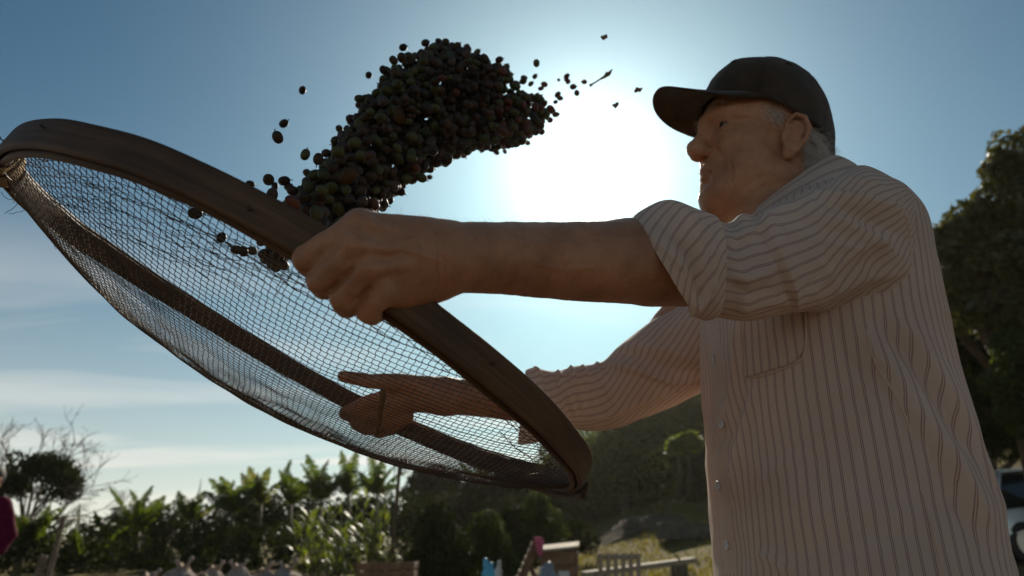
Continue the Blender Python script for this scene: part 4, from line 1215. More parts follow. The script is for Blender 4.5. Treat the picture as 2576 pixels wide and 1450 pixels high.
poly = [(789, 590), (770, 560), (745, 525), (735, 500), (765, 470), (807, 432), (835, 391), (881, 326), (905, 284), (928, 246), (964, 212), (988, 190), (1011, 165), (1048, 150), (1071, 132), (1103, 114), (1150, 117), (1187, 133), (1224, 152),
        (1261, 170), (1288, 198), (1307, 226), (1344, 244), (1372, 258), (1384, 280), (1365, 308), (1337, 336), (1298, 362), (1242, 368), (1196, 378), (1150, 391), (1113, 410), (1076, 428), (1048, 452), (1020, 470), (1001, 489), (974, 507), (950, 525), (930, 560), (860, 590)]
pa = np.array(poly, float)
def inside(u, v):
    c_ = False; j = len(pa) - 1
    for i in range(len(pa)):
        if (pa[i, 1] > v) != (pa[j, 1] > v) and u < (pa[j, 0] - pa[i, 0]) * (v - pa[i, 1]) / (pa[j, 1] - pa[i, 1]) + pa[i, 0]: c_ = not c_
        j = i
    return c_
cloud = []
tries = 0
cells = {}
while len(cloud) < 2500 and tries < 260000:
    tries += 1
    u = cr.uniform(725, 1395); v = cr.uniform(105, 600)
    if not inside(u + cr.normal() * 6, v + cr.normal() * 6): continue
    d = stream_depth(u, v) + cr.normal() * .072 
    p = P(u, v, d); key = tuple((p / .014).astype(int)); ok = True
    for dx in (-1, 0, 1):
        for dy in (-1, 0, 1):
            for dz in (-1, 0, 1):
                for q in cells.get((key[0] + dx, key[1] + dy, key[2] + dz), ()):
                    if np.linalg.norm(q - p) < .0108: ok = False
    if not ok: continue
    cells.setdefault(key, []).append(p); cloud.append((u, v, d, p))
cloud.sort(key=lambda q: q[2])
# nearest first: keep as single objects the ones that show
vis = []
shown = []
for q in cloud:
    r_px = .0072 * FPX / q[2]; cover = 0
    for s_ in shown:
        dd = math.hypot(s_[0] - q[0], s_[1] - q[1])
        if dd < r_px * .95: cover += 1
    vis.append((cover, q)); shown.append(q)
ci_of = lambda: int(np.searchsorted([.55, .82, .86, 1.0], cr.random()))
vis.sort(key=lambda t: (t[0], t[1][2]))
NS = 300 - len(singles) - 2
rest = {0: Acc(), 1: Acc(), 2: Acc(), 3: Acc()}
GL = {0: 'blackish brown coffee cherry in the dense tossed cloud above the hoop', 1: 'dull green coffee cherry in the dense tossed cloud above the hoop',
      2: 'brownish red coffee cherry in the dense tossed cloud above the hoop', 3: 'plum grey coffee cherry in the dense tossed cloud above the hoop'}
GG = 'coffee cherries tossed up in a dense cloud'
restV = []; restF = []; restM = []; off = 0
for k, (cv_, q) in enumerate(vis):
    ci = ci_of(); sc = cr.uniform(.92, 1.28)
    if q[0] > 1250 and cr.random() < .55: ci = 2 if cr.random() < .5 else 1
    if k < NS:
        cherry_obj(q[3], sc, ci, CN[ci] + ' coffee cherry ' + zone(q[0], q[1]), GG)
    else:
        me_ = CMESH[ci][cr.integers(3)]; n_ = len(me_.vertices); co_ = np.empty(n_ * 3, np.float32); me_.vertices.foreach_get('co', co_)
        Mr = np.array(rrot(cr).to_3x3()); V_ = (co_.reshape(-1, 3) * sc) @ Mr.T + q[3]
        Fq_ = np.array([p_.vertices[:] for p_ in me_.polygons if len(p_.vertices) == 4]); restV.append(V_); restF.append(Fq_ + off); restM += [ci] * len(Fq_); off += n_
me = mesh_np('coffee_cherries', np.concatenate(restV), np.concatenate(restF), True)
for m_ in CM: me.materials.append(m_)
me.polygons.foreach_set('material_index', np.array(restM[:len(me.polygons)], np.int32))
tag(obj('coffee_cherries', me), 'deeper coffee cherries packed behind the front ones in the tossed cloud', 'coffee cherries', 'coffee cherries tossed up in a dense cloud', 'stuff')
# leaf scraps and a twig flying along
leaf_m = simple('dry_leaf', (.05, .028, .012), (.10, .06, .025), 40, .7, .2, .3, 200, transl=.15)
def scrap(name, pts_px, d, m, label, cat, curl=.004):
    c_ = np.mean(pts_px, 0); n_ = len(pts_px); V = [P(*c_, d - curl)] ; 
    for k, (u, v) in enumerate(pts_px): V.append(P((u + c_[0]) / 2, (v + c_[1]) / 2, d - curl * .4 * math.cos(k * 2.1)))
    for k, (u, v) in enumerate(pts_px): V.append(P(u, v, d + curl * math.sin(k * 1.7)))
    V = np.array(V); k = np.arange(n_)
    T = np.stack([np.zeros(n_, int), 1 + k, 1 + (k + 1) % n_], 1); Q = np.stack([1 + k, 1 + n_ + k, 1 + n_ + (k + 1) % n_, 1 + (k + 1) % n_], 1)
    o = obj(name, mesh_np(name, V, [Q, T]), m); md = o.modifiers.new('t', 'SOLIDIFY'); md.thickness = .0004
    return tag(o, label, cat)
scrap('leaf', [(846, 452), (862, 425), (885, 420), (900, 436), (890, 455), (868, 468)], .80, leaf_m, 'broad brown leaf scrap flying low in the cloud of cherries', 'leaf')
scrap('leaf', [(990, 305), (996, 268), (1006, 262), (1018, 290), (1024, 308), (1006, 314)], .90, leaf_m, 'narrow pointed leaf scrap in the middle of the cloud of cherries', 'leaf')
A = Acc(); A.tube([P(u, v, 1.3) for u, v in ((1484, 216), (1492, 211), (1508, 201), (1522, 193), (1532, 186), (1541, 174))], [.0032, .0016, .0015, .0030, .0040, .0006], 7)
A.tube([P(u, v, 1.3) for u, v in ((1520, 194), (1527, 186), (1538, 183))], [.0016, .0044, .0010], 7)
tag(obj('twig', A.mesh('twig', True), twig_m), 'short knobbly twig flying in the bright sky right of the cherries', 'twig')
for (pp, lb) in (([(1512, 92), (1518, 96), (1525, 92), (1526, 87)], 'small curled husk high in the sky near the top edge'), ([(1597, 232), (1603, 225), (1610, 227), (1616, 222)], 'small dark husk just left of the cap brim'), ([(1541, 263), (1548, 268), (1552, 262), (1556, 258)], 'tiny hooked husk below the flying twig')):
    A = Acc(); A.tube([P(u, v, 1.25) for u, v in pp], [.0022, .0046, .0040, .0010], 7); tag(obj('husk', A.mesh('husk', True), twig_m), lb, 'husk')
# ================================================================== TERRAIN
def sst(a, b, x): t = np.clip((np.asarray(x, float) - a) / (b - a), 0, 1); return t * t * (3 - 2 * t)
def terrain(x, y):
    x = np.asarray(x, float); y = np.asarray(y, float)
    h = .55 * sst(2.0, 9.0, x) * sst(4, 12, y) + 1.75 * sst(13, 34, y) * sst(-.5, 5.5, x) + 6.0 * sst(36, 75, y) * sst(0, 12, x) + 5.0 * sst(9, 24, x) * sst(6, 22, y)
    h = h - 1.2 * sst(26, 60, y) * sst(-2, -14, x)
    n = vnoise(np.stack([x / 5, y / 5, x * 0], -1).reshape(-1, 3), 3).reshape(x.shape) * .12 * sst(6, 14, np.hypot(x, y)) + vnoise(np.stack([x / 1.3, y / 1.3, x * 0], -1).reshape(-1, 3), 5).reshape(x.shape) * .03 * sst(6, 14, np.hypot(x, y))
    return h + n
def tz(x, y): return float(terrain(np.array([x]), np.array([y]))[0])
def axis(): 
    a = np.concatenate([np.linspace(0, 40, 110), 40 + np.geomspace(1, 1500, 40)]); return np.concatenate([-a[::-1], a[1:]])
gx = axis(); gy = axis() + 10
GX, GY = np.meshgrid(gx, gy, indexing='ij')
GZ = terrain(GX, GY)
gm, b = mat('ground')
tc = b.n('ShaderNodeTexCoord').outputs['Object']
n1 = b.n('ShaderNodeTexNoise', {'Vector': tc, 'Scale': .35, 'Detail': 8.0, 'Roughness': .65})
n2 = b.n('ShaderNodeTexNoise', {'Vector': tc, 'Scale': 14.0, 'Detail': 6.0, 'Roughness': .7})
dryg = b.ramp(n2.outputs[0], [(.3, (.08, .068, .02)), (.55, (.17, .135, .042)), (.75, (.28, .21, .08))])
soil = b.ramp(n2.outputs[0], [(.3, (.085, .055, .034)), (.7, (.15, .10, .064))])
dist = b.m('SQRT', b.m('ADD', b.m('POWER', b.n('ShaderNodeSeparateXYZ', {0: tc}).outputs[0], 2.0), b.m('POWER', b.n('ShaderNodeSeparateXYZ', {0: tc}).outputs[1], 2.0)))
near = b.m('SUBTRACT', 1.0, b.m('DIVIDE', b.m('SUBTRACT', b.m('ADD', dist, b.m('MULTIPLY', n1.outputs[0], 5.0)), 11.0), 4.0), clamp=True)
patch = b.m('MULTIPLY', b.m('SUBTRACT', n1.outputs[0], .55, clamp=True), 7.0, clamp=True)
f = b.m('MAXIMUM', near, patch)
c = b.mix(f, dryg, soil)
bp = b.n('ShaderNodeBump', {'Height': n2.outputs[0], 'Strength': .8, 'Distance': .06})
out(b, b.n('ShaderNodeBsdfPrincipled', {'Base Color': c, 'Roughness': .95, 'Specular IOR Level': .15, 'Normal': bp.outputs[0]}).outputs[0])
o = obj('ground', mesh_np('ground', np.stack([GX, GY, GZ], -1).reshape(-1, 3), grid_faces(len(gx), len(gy)), True), gm); o['kind'] = 'structure'

# ================================================================== FOLIAGE
def leaf_mat(name, c1, c2, transl=.35, rough=.45, spec=.45):
    m, b = mat(name)
    gi = b.n('ShaderNodeNewGeometry').outputs['Random Per Island']
    tc = b.n('ShaderNodeTexCoord').outputs['Object']
    n1 = b.n('ShaderNodeTexNoise', {'Vector': tc, 'Scale': 1.2, 'Detail': 3.0})
    f = b.m('ADD', b.m('MULTIPLY', gi, .6), b.m('MULTIPLY', n1.outputs[0], .45))
    c = b.ramp(f, [(.15, c1), (.85, c2)])
    p = b.n('ShaderNodeBsdfPrincipled', {'Base Color': c, 'Roughness': rough, 'Specular IOR Level': spec})
    ct = b.mix(1.0, c, (2.1, 2.0, .55), 'MULTIPLY')
    t = b.n('ShaderNodeBsdfTranslucent', {'Color': ct})
    out(b, b.n('ShaderNodeMixShader', {0: transl, 1: p.outputs[0], 2: t.outputs[0]}).outputs[0])
    return m
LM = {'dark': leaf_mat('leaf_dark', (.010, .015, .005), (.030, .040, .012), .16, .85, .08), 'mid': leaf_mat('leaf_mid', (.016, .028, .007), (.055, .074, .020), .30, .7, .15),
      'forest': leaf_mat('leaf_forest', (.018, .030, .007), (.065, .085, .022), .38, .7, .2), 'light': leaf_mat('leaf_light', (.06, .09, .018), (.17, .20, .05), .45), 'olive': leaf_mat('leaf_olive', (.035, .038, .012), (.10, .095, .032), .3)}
bark_m = simple('bark', (.055, .04, .028), (.13, .10, .07), 6, .9, .2, .8, 30, bdist=.02)

def leaves(cl, n, size, seed, aspect=.45, shell=.5, droop=.3):
    """cl: (k, 6) centre+radii ; n leaves -> V, Q"""
    r = np.random.default_rng(seed); cl = np.asarray(cl, float)
    vol = cl[:, 3] * cl[:, 4] * cl[:, 5]; vol = vol ** (2 / 3.); k = r.choice(len(cl), n, p=vol / vol.sum())
    d = r.normal(size=(n, 3)); d /= np.linalg.norm(d, axis=1)[:, None]
    rad = r.random(n) ** (1 / 3.) ; rad = np.where(r.random(n) < shell, .82 + .25 * r.random(n), rad)
    # lumpy outline
    lump = 1 + .22 * vnoise(d * 2.3 + cl[k, :3] * 3.1, seed % 50)
    p = cl[k, :3] + d * (rad * lump)[:, None] * cl[k, 3:6]
    nrm = d * .6 + r.normal(size=(n, 3)) * .7 + np.array([0, 0, .35]); nrm /= np.linalg.norm(nrm, axis=1)[:, None]
    ax = np.cross(nrm, r.normal(size=(n, 3))); ax /= np.linalg.norm(ax, axis=1)[:, None]
    ax[:, 2] -= droop; ax /= np.linalg.norm(ax, axis=1)[:, None]
    bx = np.cross(nrm, ax); s = size * r.uniform(.6, 1.35, n)[:, None]
    V = np.stack([p - ax * s * .5, p + bx * s * aspect * .5, p + ax * s * .5, p - bx * s * aspect * .5], 1).reshape(-1, 3)
    return V, np.arange(4 * n).reshape(-1, 4)

def clumps_px(items, d, dz=.6, rscale=1.0):
    out_ = []
    for it in items:
        u, v, r = it[:3]; dd = d + (it[3] if len(it) > 3 else 0)
        c = P(u, v, dd); R_ = r * dd / FPX * rscale
        out_.append((*c, R_, R_ * dz if dz > 1 else max(R_ * .9, .3), R_ * .85))
    return out_

def branch(A, p, d, L, r, depth, rr, spread=.5, up=.15, twig=.004):
    n = 5; pts = [p]; dd = d.copy()
    for i in range(n):
        dd = dd + rr.normal(size=3) * .16 + np.array([0, 0, up * .12]); dd /= np.linalg.norm(dd); pts.append(pts[-1] + dd * L / n)
    A.tube(pts, np.linspace(r, max(r * .62, twig), n + 1), 5 if depth < 3 else 3)
    if depth <= 0: return [pts[-1]]
    tips = []
    for k in range(2 + (rr.random() < .5)):
        j = int(rr.integers(2, n + 1)); nd = dd + rr.normal(size=3) * spread; nd /= np.linalg.norm(nd)
        tips += branch(A, pts[j], nd, L * rr.uniform(.6, .85), r * .6, depth - 1, rr, spread, up, twig)
    return tips

def tree(name, clumps, n, size, seed, m, label, group=None, trunk=True, tr=.12, cat='tree', aspect=.45, shell=.5, droop=.3, base=None):
    cl = np.array(clumps); c = cl[:, :3].mean(0)
    bx, by = (c[0], c[1]) if base is None else base
    bz = tz(bx, by)
    root = empty(name, (bx, by, bz), label, cat, group)
    L0 = np.array([bx, by, bz])
    if trunk:
        A = Acc(); rr = np.random.default_rng(seed + 90)
        top = c + np.array([0, 0, -.1 * (cl[:, 2].max() - cl[:, 2].min())])
        mid = L0 * .55 + top * .45 + rr.normal(size=3) * np.array([.15, .15, 0])
        A.tube([L0 - np.array([0, 0, .1]), L0 + (mid - L0) * .3, mid, top], [tr * 1.35, tr * 1.05, tr * .8, tr * .4], 10)
        for q in cl:
            s0 = L0 + (top - L0) * rr.uniform(.45, .9); e = q[:3]; md = (s0 + e) / 2 + rr.normal(size=3) * .1 * np.linalg.norm(e - s0)
            A.tube([s0, md, e], [tr * .42, tr * .28, tr * .10], 6)
            for _ in range(3):
                dd = rr.normal(size=3); dd /= np.linalg.norm(dd); A.tube([e, e + dd * q[3] * .5, e + dd * q[3] * .9 + np.array([0, 0, .1 * q[3]])], [tr * .10, tr * .05, tr * .02], 4)
        me = A.mesh('trunk', True); me.transform(Matrix.Translation([-float(x) for x in L0])); obj('trunk', me, bark_m, root)
    V, Q = leaves(cl, n, size, seed, aspect, shell, droop)
    o = obj('crown', mesh_np('crown', local(V, L0), Q, False), m, root)
    return root

# --- right side: the tall dark tree and its neighbours
tree('broadleaf_tree', clumps_px([(2600, 400, 95), (2540, 440, 62), (2510, 415, 34), (2570, 520, 110), (2495, 545, 58), (2440, 560, 62), (2390, 590, 42), (2600, 650, 130), (2500, 660, 110), (2415, 660, 75), (2370, 625, 26), (2520, 760, 120), (2420, 770, 80), (2620, 800, 130), (2700, 500, 140), (2720, 700, 160), (2360, 600, 22), (2405, 600, 46), (2365, 640, 34), (2385, 720, 60), (2350, 585, 14)], 10.5), 30000, .13, 1, LM['olive'],
     'tallest dark broadleaf tree, rising behind the back of the man at the right edge', tr=.22, base=(8.6, 11.5))
tree('broadleaf_tree', clumps_px([(2440, 900, 85), (2530, 930, 110), (2400, 1000, 60), (2480, 1030, 90), (2600, 1010, 110), (2680, 900, 130), (2330, 900, 80), (2300, 1020, 80), (2450, 1100, 50), (2530, 1110, 55), (2600, 1100, 60), (2400, 1110, 50)], 11.5), 17000, .12, 2, LM['dark'],
     'dark leafy tree low behind the back of the man, above the parked cars', tr=.16, base=(8.4, 12.6))
tree('leafy_bush', clumps_px([(2560, 880, 62), (2520, 960, 48), (2580, 980, 70), (2590, 1060, 60), (2550, 1040, 36)], 9.5), 6000, .09, 3, LM['mid'],
     'greener bush at the right edge in front of the dark trees, just above the cars', None, True, .07, 'bush', base=(7.4, 9.6))
# --- wooded slope behind: a mass, with single trees in front
mass = []
rr = np.random.default_rng(5)
for k in range(150):
    x = rr.uniform(3, 40); y = rr.uniform(38, 62); z = tz(x, y); mass.append((x, y, z + rr.uniform(1.5, 4.5), rr.uniform(1.5, 2.8), rr.uniform(1.5, 2.5), rr.uniform(1.5, 3.0)))
V, Q = leaves(mass, 52000, .42, 8)
tag(obj('woods', mesh_np('woods', V, Q, False), LM['forest']), 'dense dark woods covering the slope behind the grass', 'woods', kind='stuff')
tree('forest_tree', clumps_px([(1500, 1150, 60), (1560, 1110, 70), (1620, 1060, 70), (1560, 1200, 75), (1490, 1230, 55), (1640, 1150, 80), (1600, 1240, 60)], 34), 9000, .34, 11, LM['forest'],
     'green forest tree under the far sleeve, nearest to the hoop tip', 'forest trees behind the grass slope', tr=.22)
tree('forest_tree', clumps_px([(1700, 1040, 70), (1760, 1000, 70), (1830, 1050, 90), (1750, 1110, 80), (1700, 1190, 70), (1790, 1210, 80)], 36), 9000, .34, 12, LM['forest'],
     'dark tall forest tree beside the front of the shirt', 'forest trees behind the grass slope', tr=.24)
tree('forest_tree', clumps_px([(1420, 1180, 50), (1390, 1230, 60), (1460, 1290, 60), (1520, 1290, 50), (1340, 1260, 50)], 31), 7000, .30, 13, LM['forest'],
     'dark rounded tree behind the right tip of the hoop', 'forest trees behind the grass slope', tr=.2)
# flat-topped thin tree with twin stems
root = tree('umbrella_tree', clumps_px([(1700, 1118, 22), (1725, 1112, 26), (1750, 1116, 20), (1690, 1135, 14), (1738, 1096, 12)], 27, rscale=1.0), 2600, .20, 14, LM['light'],
     'slender tree with a flat light crown on two thin stems beside the shirt front', None, False, base=(7.0, 27.0))
for u0 in (1704, 1730):
    b0 = P(u0 + 4, 1250, 27); A = Acc(); A.tube([b0, P(u0 + 6, 1190, 27), P(u0 - 2, 1120, 27)], [.10, .085, .05], 8)
    me = A.mesh('trunk', True); me.transform(Matrix.Translation([-float(x) for x in root.location])); obj('trunk', me, bark_m, root)
# round bushes in the middle
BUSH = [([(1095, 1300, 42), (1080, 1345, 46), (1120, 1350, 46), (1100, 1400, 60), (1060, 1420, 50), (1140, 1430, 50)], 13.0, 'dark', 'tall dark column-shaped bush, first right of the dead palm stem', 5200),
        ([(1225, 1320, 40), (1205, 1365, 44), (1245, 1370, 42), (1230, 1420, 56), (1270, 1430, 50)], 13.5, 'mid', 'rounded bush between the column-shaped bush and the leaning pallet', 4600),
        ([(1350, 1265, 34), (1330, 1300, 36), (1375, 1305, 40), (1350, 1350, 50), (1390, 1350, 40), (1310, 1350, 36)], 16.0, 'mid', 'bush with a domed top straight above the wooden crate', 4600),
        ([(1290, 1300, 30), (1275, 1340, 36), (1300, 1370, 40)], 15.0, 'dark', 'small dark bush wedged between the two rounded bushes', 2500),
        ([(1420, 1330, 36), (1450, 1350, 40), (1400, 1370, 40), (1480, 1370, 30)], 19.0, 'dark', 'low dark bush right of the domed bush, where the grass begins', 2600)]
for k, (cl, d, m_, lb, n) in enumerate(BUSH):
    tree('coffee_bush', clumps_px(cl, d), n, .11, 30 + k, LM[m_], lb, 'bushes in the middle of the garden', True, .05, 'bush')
tree('round_tree', clumps_px([(1060, 1205, 30), (1095, 1195, 32), (1130, 1210, 28), (1045, 1240, 34), (1100, 1235, 44), (1150, 1235, 30), (1120, 1280, 50), (1060, 1290, 46)], 30), 6500, .24, 41, LM['dark'],
     'distant round-crowned tree showing over the bushes below the middle of the sieve', tr=.2)
tree('round_tree', clumps_px([(1200, 1235, 36), (1250, 1225, 32), (1290, 1240, 36), (1180, 1270, 36), (1240, 1280, 50), (1320, 1250, 30)], 27), 6500, .24, 42, LM['dark'],
     'dark spreading tree just below the right part of the sieve', tr=.2)
# undergrowth that closes the view below the banana plants
ug = []
for k in range(120):
    u = rr.uniform(-150, 1330); v = rr.uniform(1345, 1500); d = rr.uniform(17, 24); c_ = P(u, v, d); ug.append((*c_, rr.uniform(.4, .8), rr.uniform(.4, .8), rr.uniform(.35, .6)))
for k in range(110):
    u = rr.uniform(300, 1330); v = rr.uniform(1270, 1380) if u > 560 else rr.uniform(1310, 1390); d = rr.uniform(24, 28); c_ = P(u, v, d); ug.append((*c_, rr.uniform(.5, 1.0), rr.uniform(.5, .9), rr.uniform(.5, .8)))
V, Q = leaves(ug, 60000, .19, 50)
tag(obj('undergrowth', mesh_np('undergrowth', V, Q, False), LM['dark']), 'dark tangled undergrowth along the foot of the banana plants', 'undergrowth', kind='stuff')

# --- banana plants
ban_m, b = mat('banana_leaf')
tc = b.n('ShaderNodeTexCoord').outputs['Object']; gi = b.n('ShaderNodeNewGeometry').outputs['Random Per Island']
oi = b.n('ShaderNodeObjectInfo').outputs['Random']
c = b.ramp(b.m('ADD', b.m('MULTIPLY', gi, .55), b.m('MULTIPLY', oi, .45)), [(.1, (.020, .033, .008)), (.75, (.050, .070, .017)), (.95, (.12, .105, .035))])
p_ = b.n('ShaderNodeBsdfPrincipled', {'Base Color': c, 'Roughness': .55, 'Specular IOR Level': .35})
t_ = b.n('ShaderNodeBsdfTranslucent', {'Color': b.mix(1.0, c, (2.6, 2.5, .6), 'MULTIPLY')})
out(b, b.n('ShaderNodeMixShader', {0: .42, 1: p_.outputs[0], 2: t_.outputs[0]}).outputs[0])
stem_m = simple('banana_stem', (.06, .055, .025), (.14, .12, .06), 5, .7, .3, .5, 20)
def banana_leaf(seed, L=2.0, W=.30, arch=.5):
    r = np.random.default_rng(seed); n = 34; t = np.linspace(0, 1, n)
    # midrib in x-z plane going up and over
    ang0 = 1.42; ang = ang0 - arch * t ** 1.6 * 1.6
    ds = L / (n - 1); x = np.concatenate([[0], np.cumsum(np.cos(ang[:-1]) * ds)]); z = np.concatenate([[0], np.cumsum(np.sin(ang[:-1]) * ds)])
    mid = np.stack([x, np.zeros(n), z], 1)
    V, F, T = tube(mid, np.linspace(.022, .004, n), 4); A = Acc(); A.add(V, F, T)
    wd = W * np.clip(np.sin(np.pi * np.clip((t - .12) / .88, 0, 1) ** .75), 0, 1) ** .6
    nn = np.stack([-np.sin(ang), np.zeros(n), np.cos(ang)], 1)
    for side in (-1, 1):
        i = 3
        while i < n - 1:
            k = int(r.integers(1, 3)); j = min(i + k, n - 1)
            gap = .42 if r.random() < .75 else .05
            hang = r.uniform(.15, .75); lean = r.uniform(-.02, .10)
            rows = []
            for q, sft in ((i, 0), (j, -gap * ds * (j - i))):
                p0 = mid[q] + (mid[min(q + 1, n - 1)] - mid[max(q - 1, 0)]) * (0)
                o1 = p0 + np.array([0, side * wd[q] * .5, 0]) + nn[q] * (-.10 * wd[q] * hang) + np.array([.03, 0, -.03 * hang])
                o2 = p0 + np.array([0, side * wd[q] * (1 - .15 * hang), 0]) + nn[q] * (-.55 * wd[q] * hang) + np.array([.05 + lean, 0, -.35 * hang * wd[q]])
                tv = np.array([math.cos(ang[q]), 0, math.sin(ang[q])])
                rows.append((p0, o1 + tv * sft * .5, o2 + tv * sft))
            A.add([rows[0][0], rows[1][0], rows[1][1], rows[0][1], rows[1][2], rows[0][2]], [(0, 1, 2, 3), (3, 2, 4, 5)])
            i = j
    return mesh_np('banana_leaf', np.concatenate(A.V), [np.concatenate([np.asarray(q).reshape(-1, 4) for q in A.Q]), np.concatenate([np.asarray(q).reshape(-1, 3) for q in A.T])], False)
BL = [banana_leaf(k, 2.1, .27, a) for k, a in enumerate((.6, .8, 1.0, 1.2))]
for m_ in BL: m_.materials.append(ban_m)
def blade(B_, T_, W, seed, face=.8, bend=.08):
    """one torn upright leaf from B_ to T_"""
    r = np.random.default_rng(seed); n = 30; t = np.linspace(0, 1, n); ax = T_ - B_; L = np.linalg.norm(ax); ax = ax / L
    vw = (B_ - CAM); vw /= np.linalg.norm(vw); side = np.cross(ax, vw); side /= np.linalg.norm(side); nn = np.cross(side, ax)
    ph = math.acos(face) * (1 if r.random() < .5 else -1); sd = side * math.cos(ph) + nn * math.sin(ph); nm = np.cross(sd, ax)
    bsign = 1 if (T_[0] - B_[0]) > 0 else -1
    mid = B_ + ax * (t * L)[:, None] + side * (bend * L * np.sin(np.pi * t) * bsign)[:, None] + np.array([0, 0, -.03 * L]) * (t ** 3)[:, None]
    A = Acc(); V, F, T3 = tube(mid, np.linspace(.026, .006, n), 4); A.add(V, F, T3)
    wd = W * np.clip(np.sin(np.pi * np.clip((t - .10) / .92, 0, 1) ** .8), 0, 1) ** .55
    for sg in (-1, 1):
        i = 2
        while i < n - 1:
            k = int(r.integers(1, 3)); j = min(i + k, n - 1); hang = r.uniform(.1, 1.0); gap = r.uniform(.15, .6) if r.random() < .8 else 0
            rows = []
            for q, sf in ((i, 0.0), (j, -gap * (j - i) * L / n)):
                o1 = mid[q] + sd * sg * wd[q] * .55 + nm * wd[q] * .15 * hang; o2 = mid[q] + sd * sg * wd[q] * (1 - .25 * hang) + nm * wd[q] * .45 * hang + np.array([0, 0, -.45 * hang * wd[q]])
                rows.append((mid[q], o1 + ax * sf * .5, o2 + ax * sf))
            A.add([rows[0][0], rows[1][0], rows[1][1], rows[0][1], rows[1][2], rows[0][2]], [(0, 1, 2, 3), (3, 2, 4, 5)]); i = j
    return mesh_np('leaf', np.concatenate(A.V), [np.concatenate([np.asarray(q).reshape(-1, 4) for q in A.Q]), np.concatenate([np.asarray(q).reshape(-1, 3) for q in A.T])], False)
def Z(x, y): return (x * .5047, 1006 + y * .5047)
BP = [((690, 650), 21, 5, [(540, 420), (650, 440), (765, 420), (825, 470), (610, 560), (800, 560)], 'banana plant with a torn leaf leaning far left, first tall one from the left'),
      ((950, 600), 22, 4, [(940, 490), (885, 510), (1010, 520)], 'shorter banana plant with a thin curled dry shoot, second from the left'),
      ((1160, 560), 22, 5, [(1045, 385), (1100, 375), (1020, 450), (1190, 450), (1260, 480)], 'banana plant with a pair of long leaves leaning left, above the sacks'),
      ((1300, 520), 23, 5, [(1240, 325), (1205, 440), (1345, 330), (1380, 420)], 'banana plant with a broad ragged leaf hanging on its left side'),
      ((1450, 520), 23, 4, [(1390, 340), (1450, 290), (1480, 380)], 'narrow banana plant half hidden between two broad ones'),
      ((1600, 500), 22, 6, [(1500, 310), (1530, 265), (1610, 340), (1640, 290), (1420, 370), (1690, 400)], 'broad banana plant with four leaves fanning up, left of the lowest netting'),
      ((1740, 480), 23, 5, [(1700, 245), (1780, 240), (1660, 360), (1830, 340)], 'tall banana plant whose two leaf tips touch the netting'),
      ((1880, 470), 22, 5, [(1840, 255), (1910, 280), (1960, 330), (1980, 420)], 'banana plant just left of the dead palm stem'),
      ((400, 800), 18, 2, [(400, 510), (370, 640)], 'single upright banana leaf on a thin plant right of the tall grey post'),
      ((560, 700), 20, 5, [(470, 545), (520, 600), (600, 620), (440, 640)], 'low banana plant with arching leaves, left of the first tall one'),
      ((110, 720), 18, 3, [(250, 520), (370, 600), (230, 640), (60, 560)], 'banana plant with long leaves hanging behind the magenta shirt'),
      ((2380, 460), 27, 3, [(2340, 330), (2400, 345), (2440, 380)], 'single banana plant behind the bushes right of the dead palm')]
for k, (cc, d, nl, tips, lb) in enumerate(BP):
    r = np.random.default_rng(100 + k); cp = P(*Z(*cc), d); bz = tz(cp[0], cp[1]); L0 = np.array([cp[0], cp[1], bz])
    root = empty('banana_plant', L0, lb, 'banana plant', 'banana plants across the garden')
    A = Acc(); A.tube([(0, 0, -.1), (.03, 0, (cp[2] - bz) * .5), (0, 0, cp[2] - bz)], [.13, .11, .05], 10); obj('stem', A.mesh('stem', True), stem_m, root)
    for q, (x_, y_) in enumerate(tips):
        me = blade(cp - L0, P(*Z(x_, y_), d + r.uniform(-.4, .4)) - L0, .25, 300 + k * 10 + q, r.uniform(.55, .98), r.uniform(.02, .12)); obj('leaf', me, ban_m, root)
    for j in range(4):
        if len(tips) < 3: break
        x_ = r.uniform(-110, 110); tp = P(*Z(cc[0] + x_, cc[1] - r.uniform(70, 170)), d + r.uniform(-.9, .9)) - L0
        obj('leaf', blade(cp - L0, tp, .22, 700 + k * 10 + j, r.uniform(.4, .9), r.uniform(.06, .2)), ban_m, root)
    for j in range(min(nl, 3)):
        a = 2 * math.pi * (j * .382 + r.uniform(-.06, .06)); s_ = r.uniform(.6, .8)
        o = obj('leaf', BL[j % 4], None, root, (0, 0, cp[2] - bz - .1)); o.rotation_euler = (r.uniform(-.1, .1), r.uniform(.2, .5), a); o.scale = (s_, s_, s_)
A = Acc(); cv = [P(*Z(*q), 22) for q in ((955, 590), (965, 520), (995, 450), (1003, 392))]; A.tube(cv, [.03, .025, .02, .008], 5)
tag(obj('dry_shoot', A.mesh('dry_shoot', True), bark_m), 'thin curled dry shoot sticking up from the second banana plant', 'shoot')
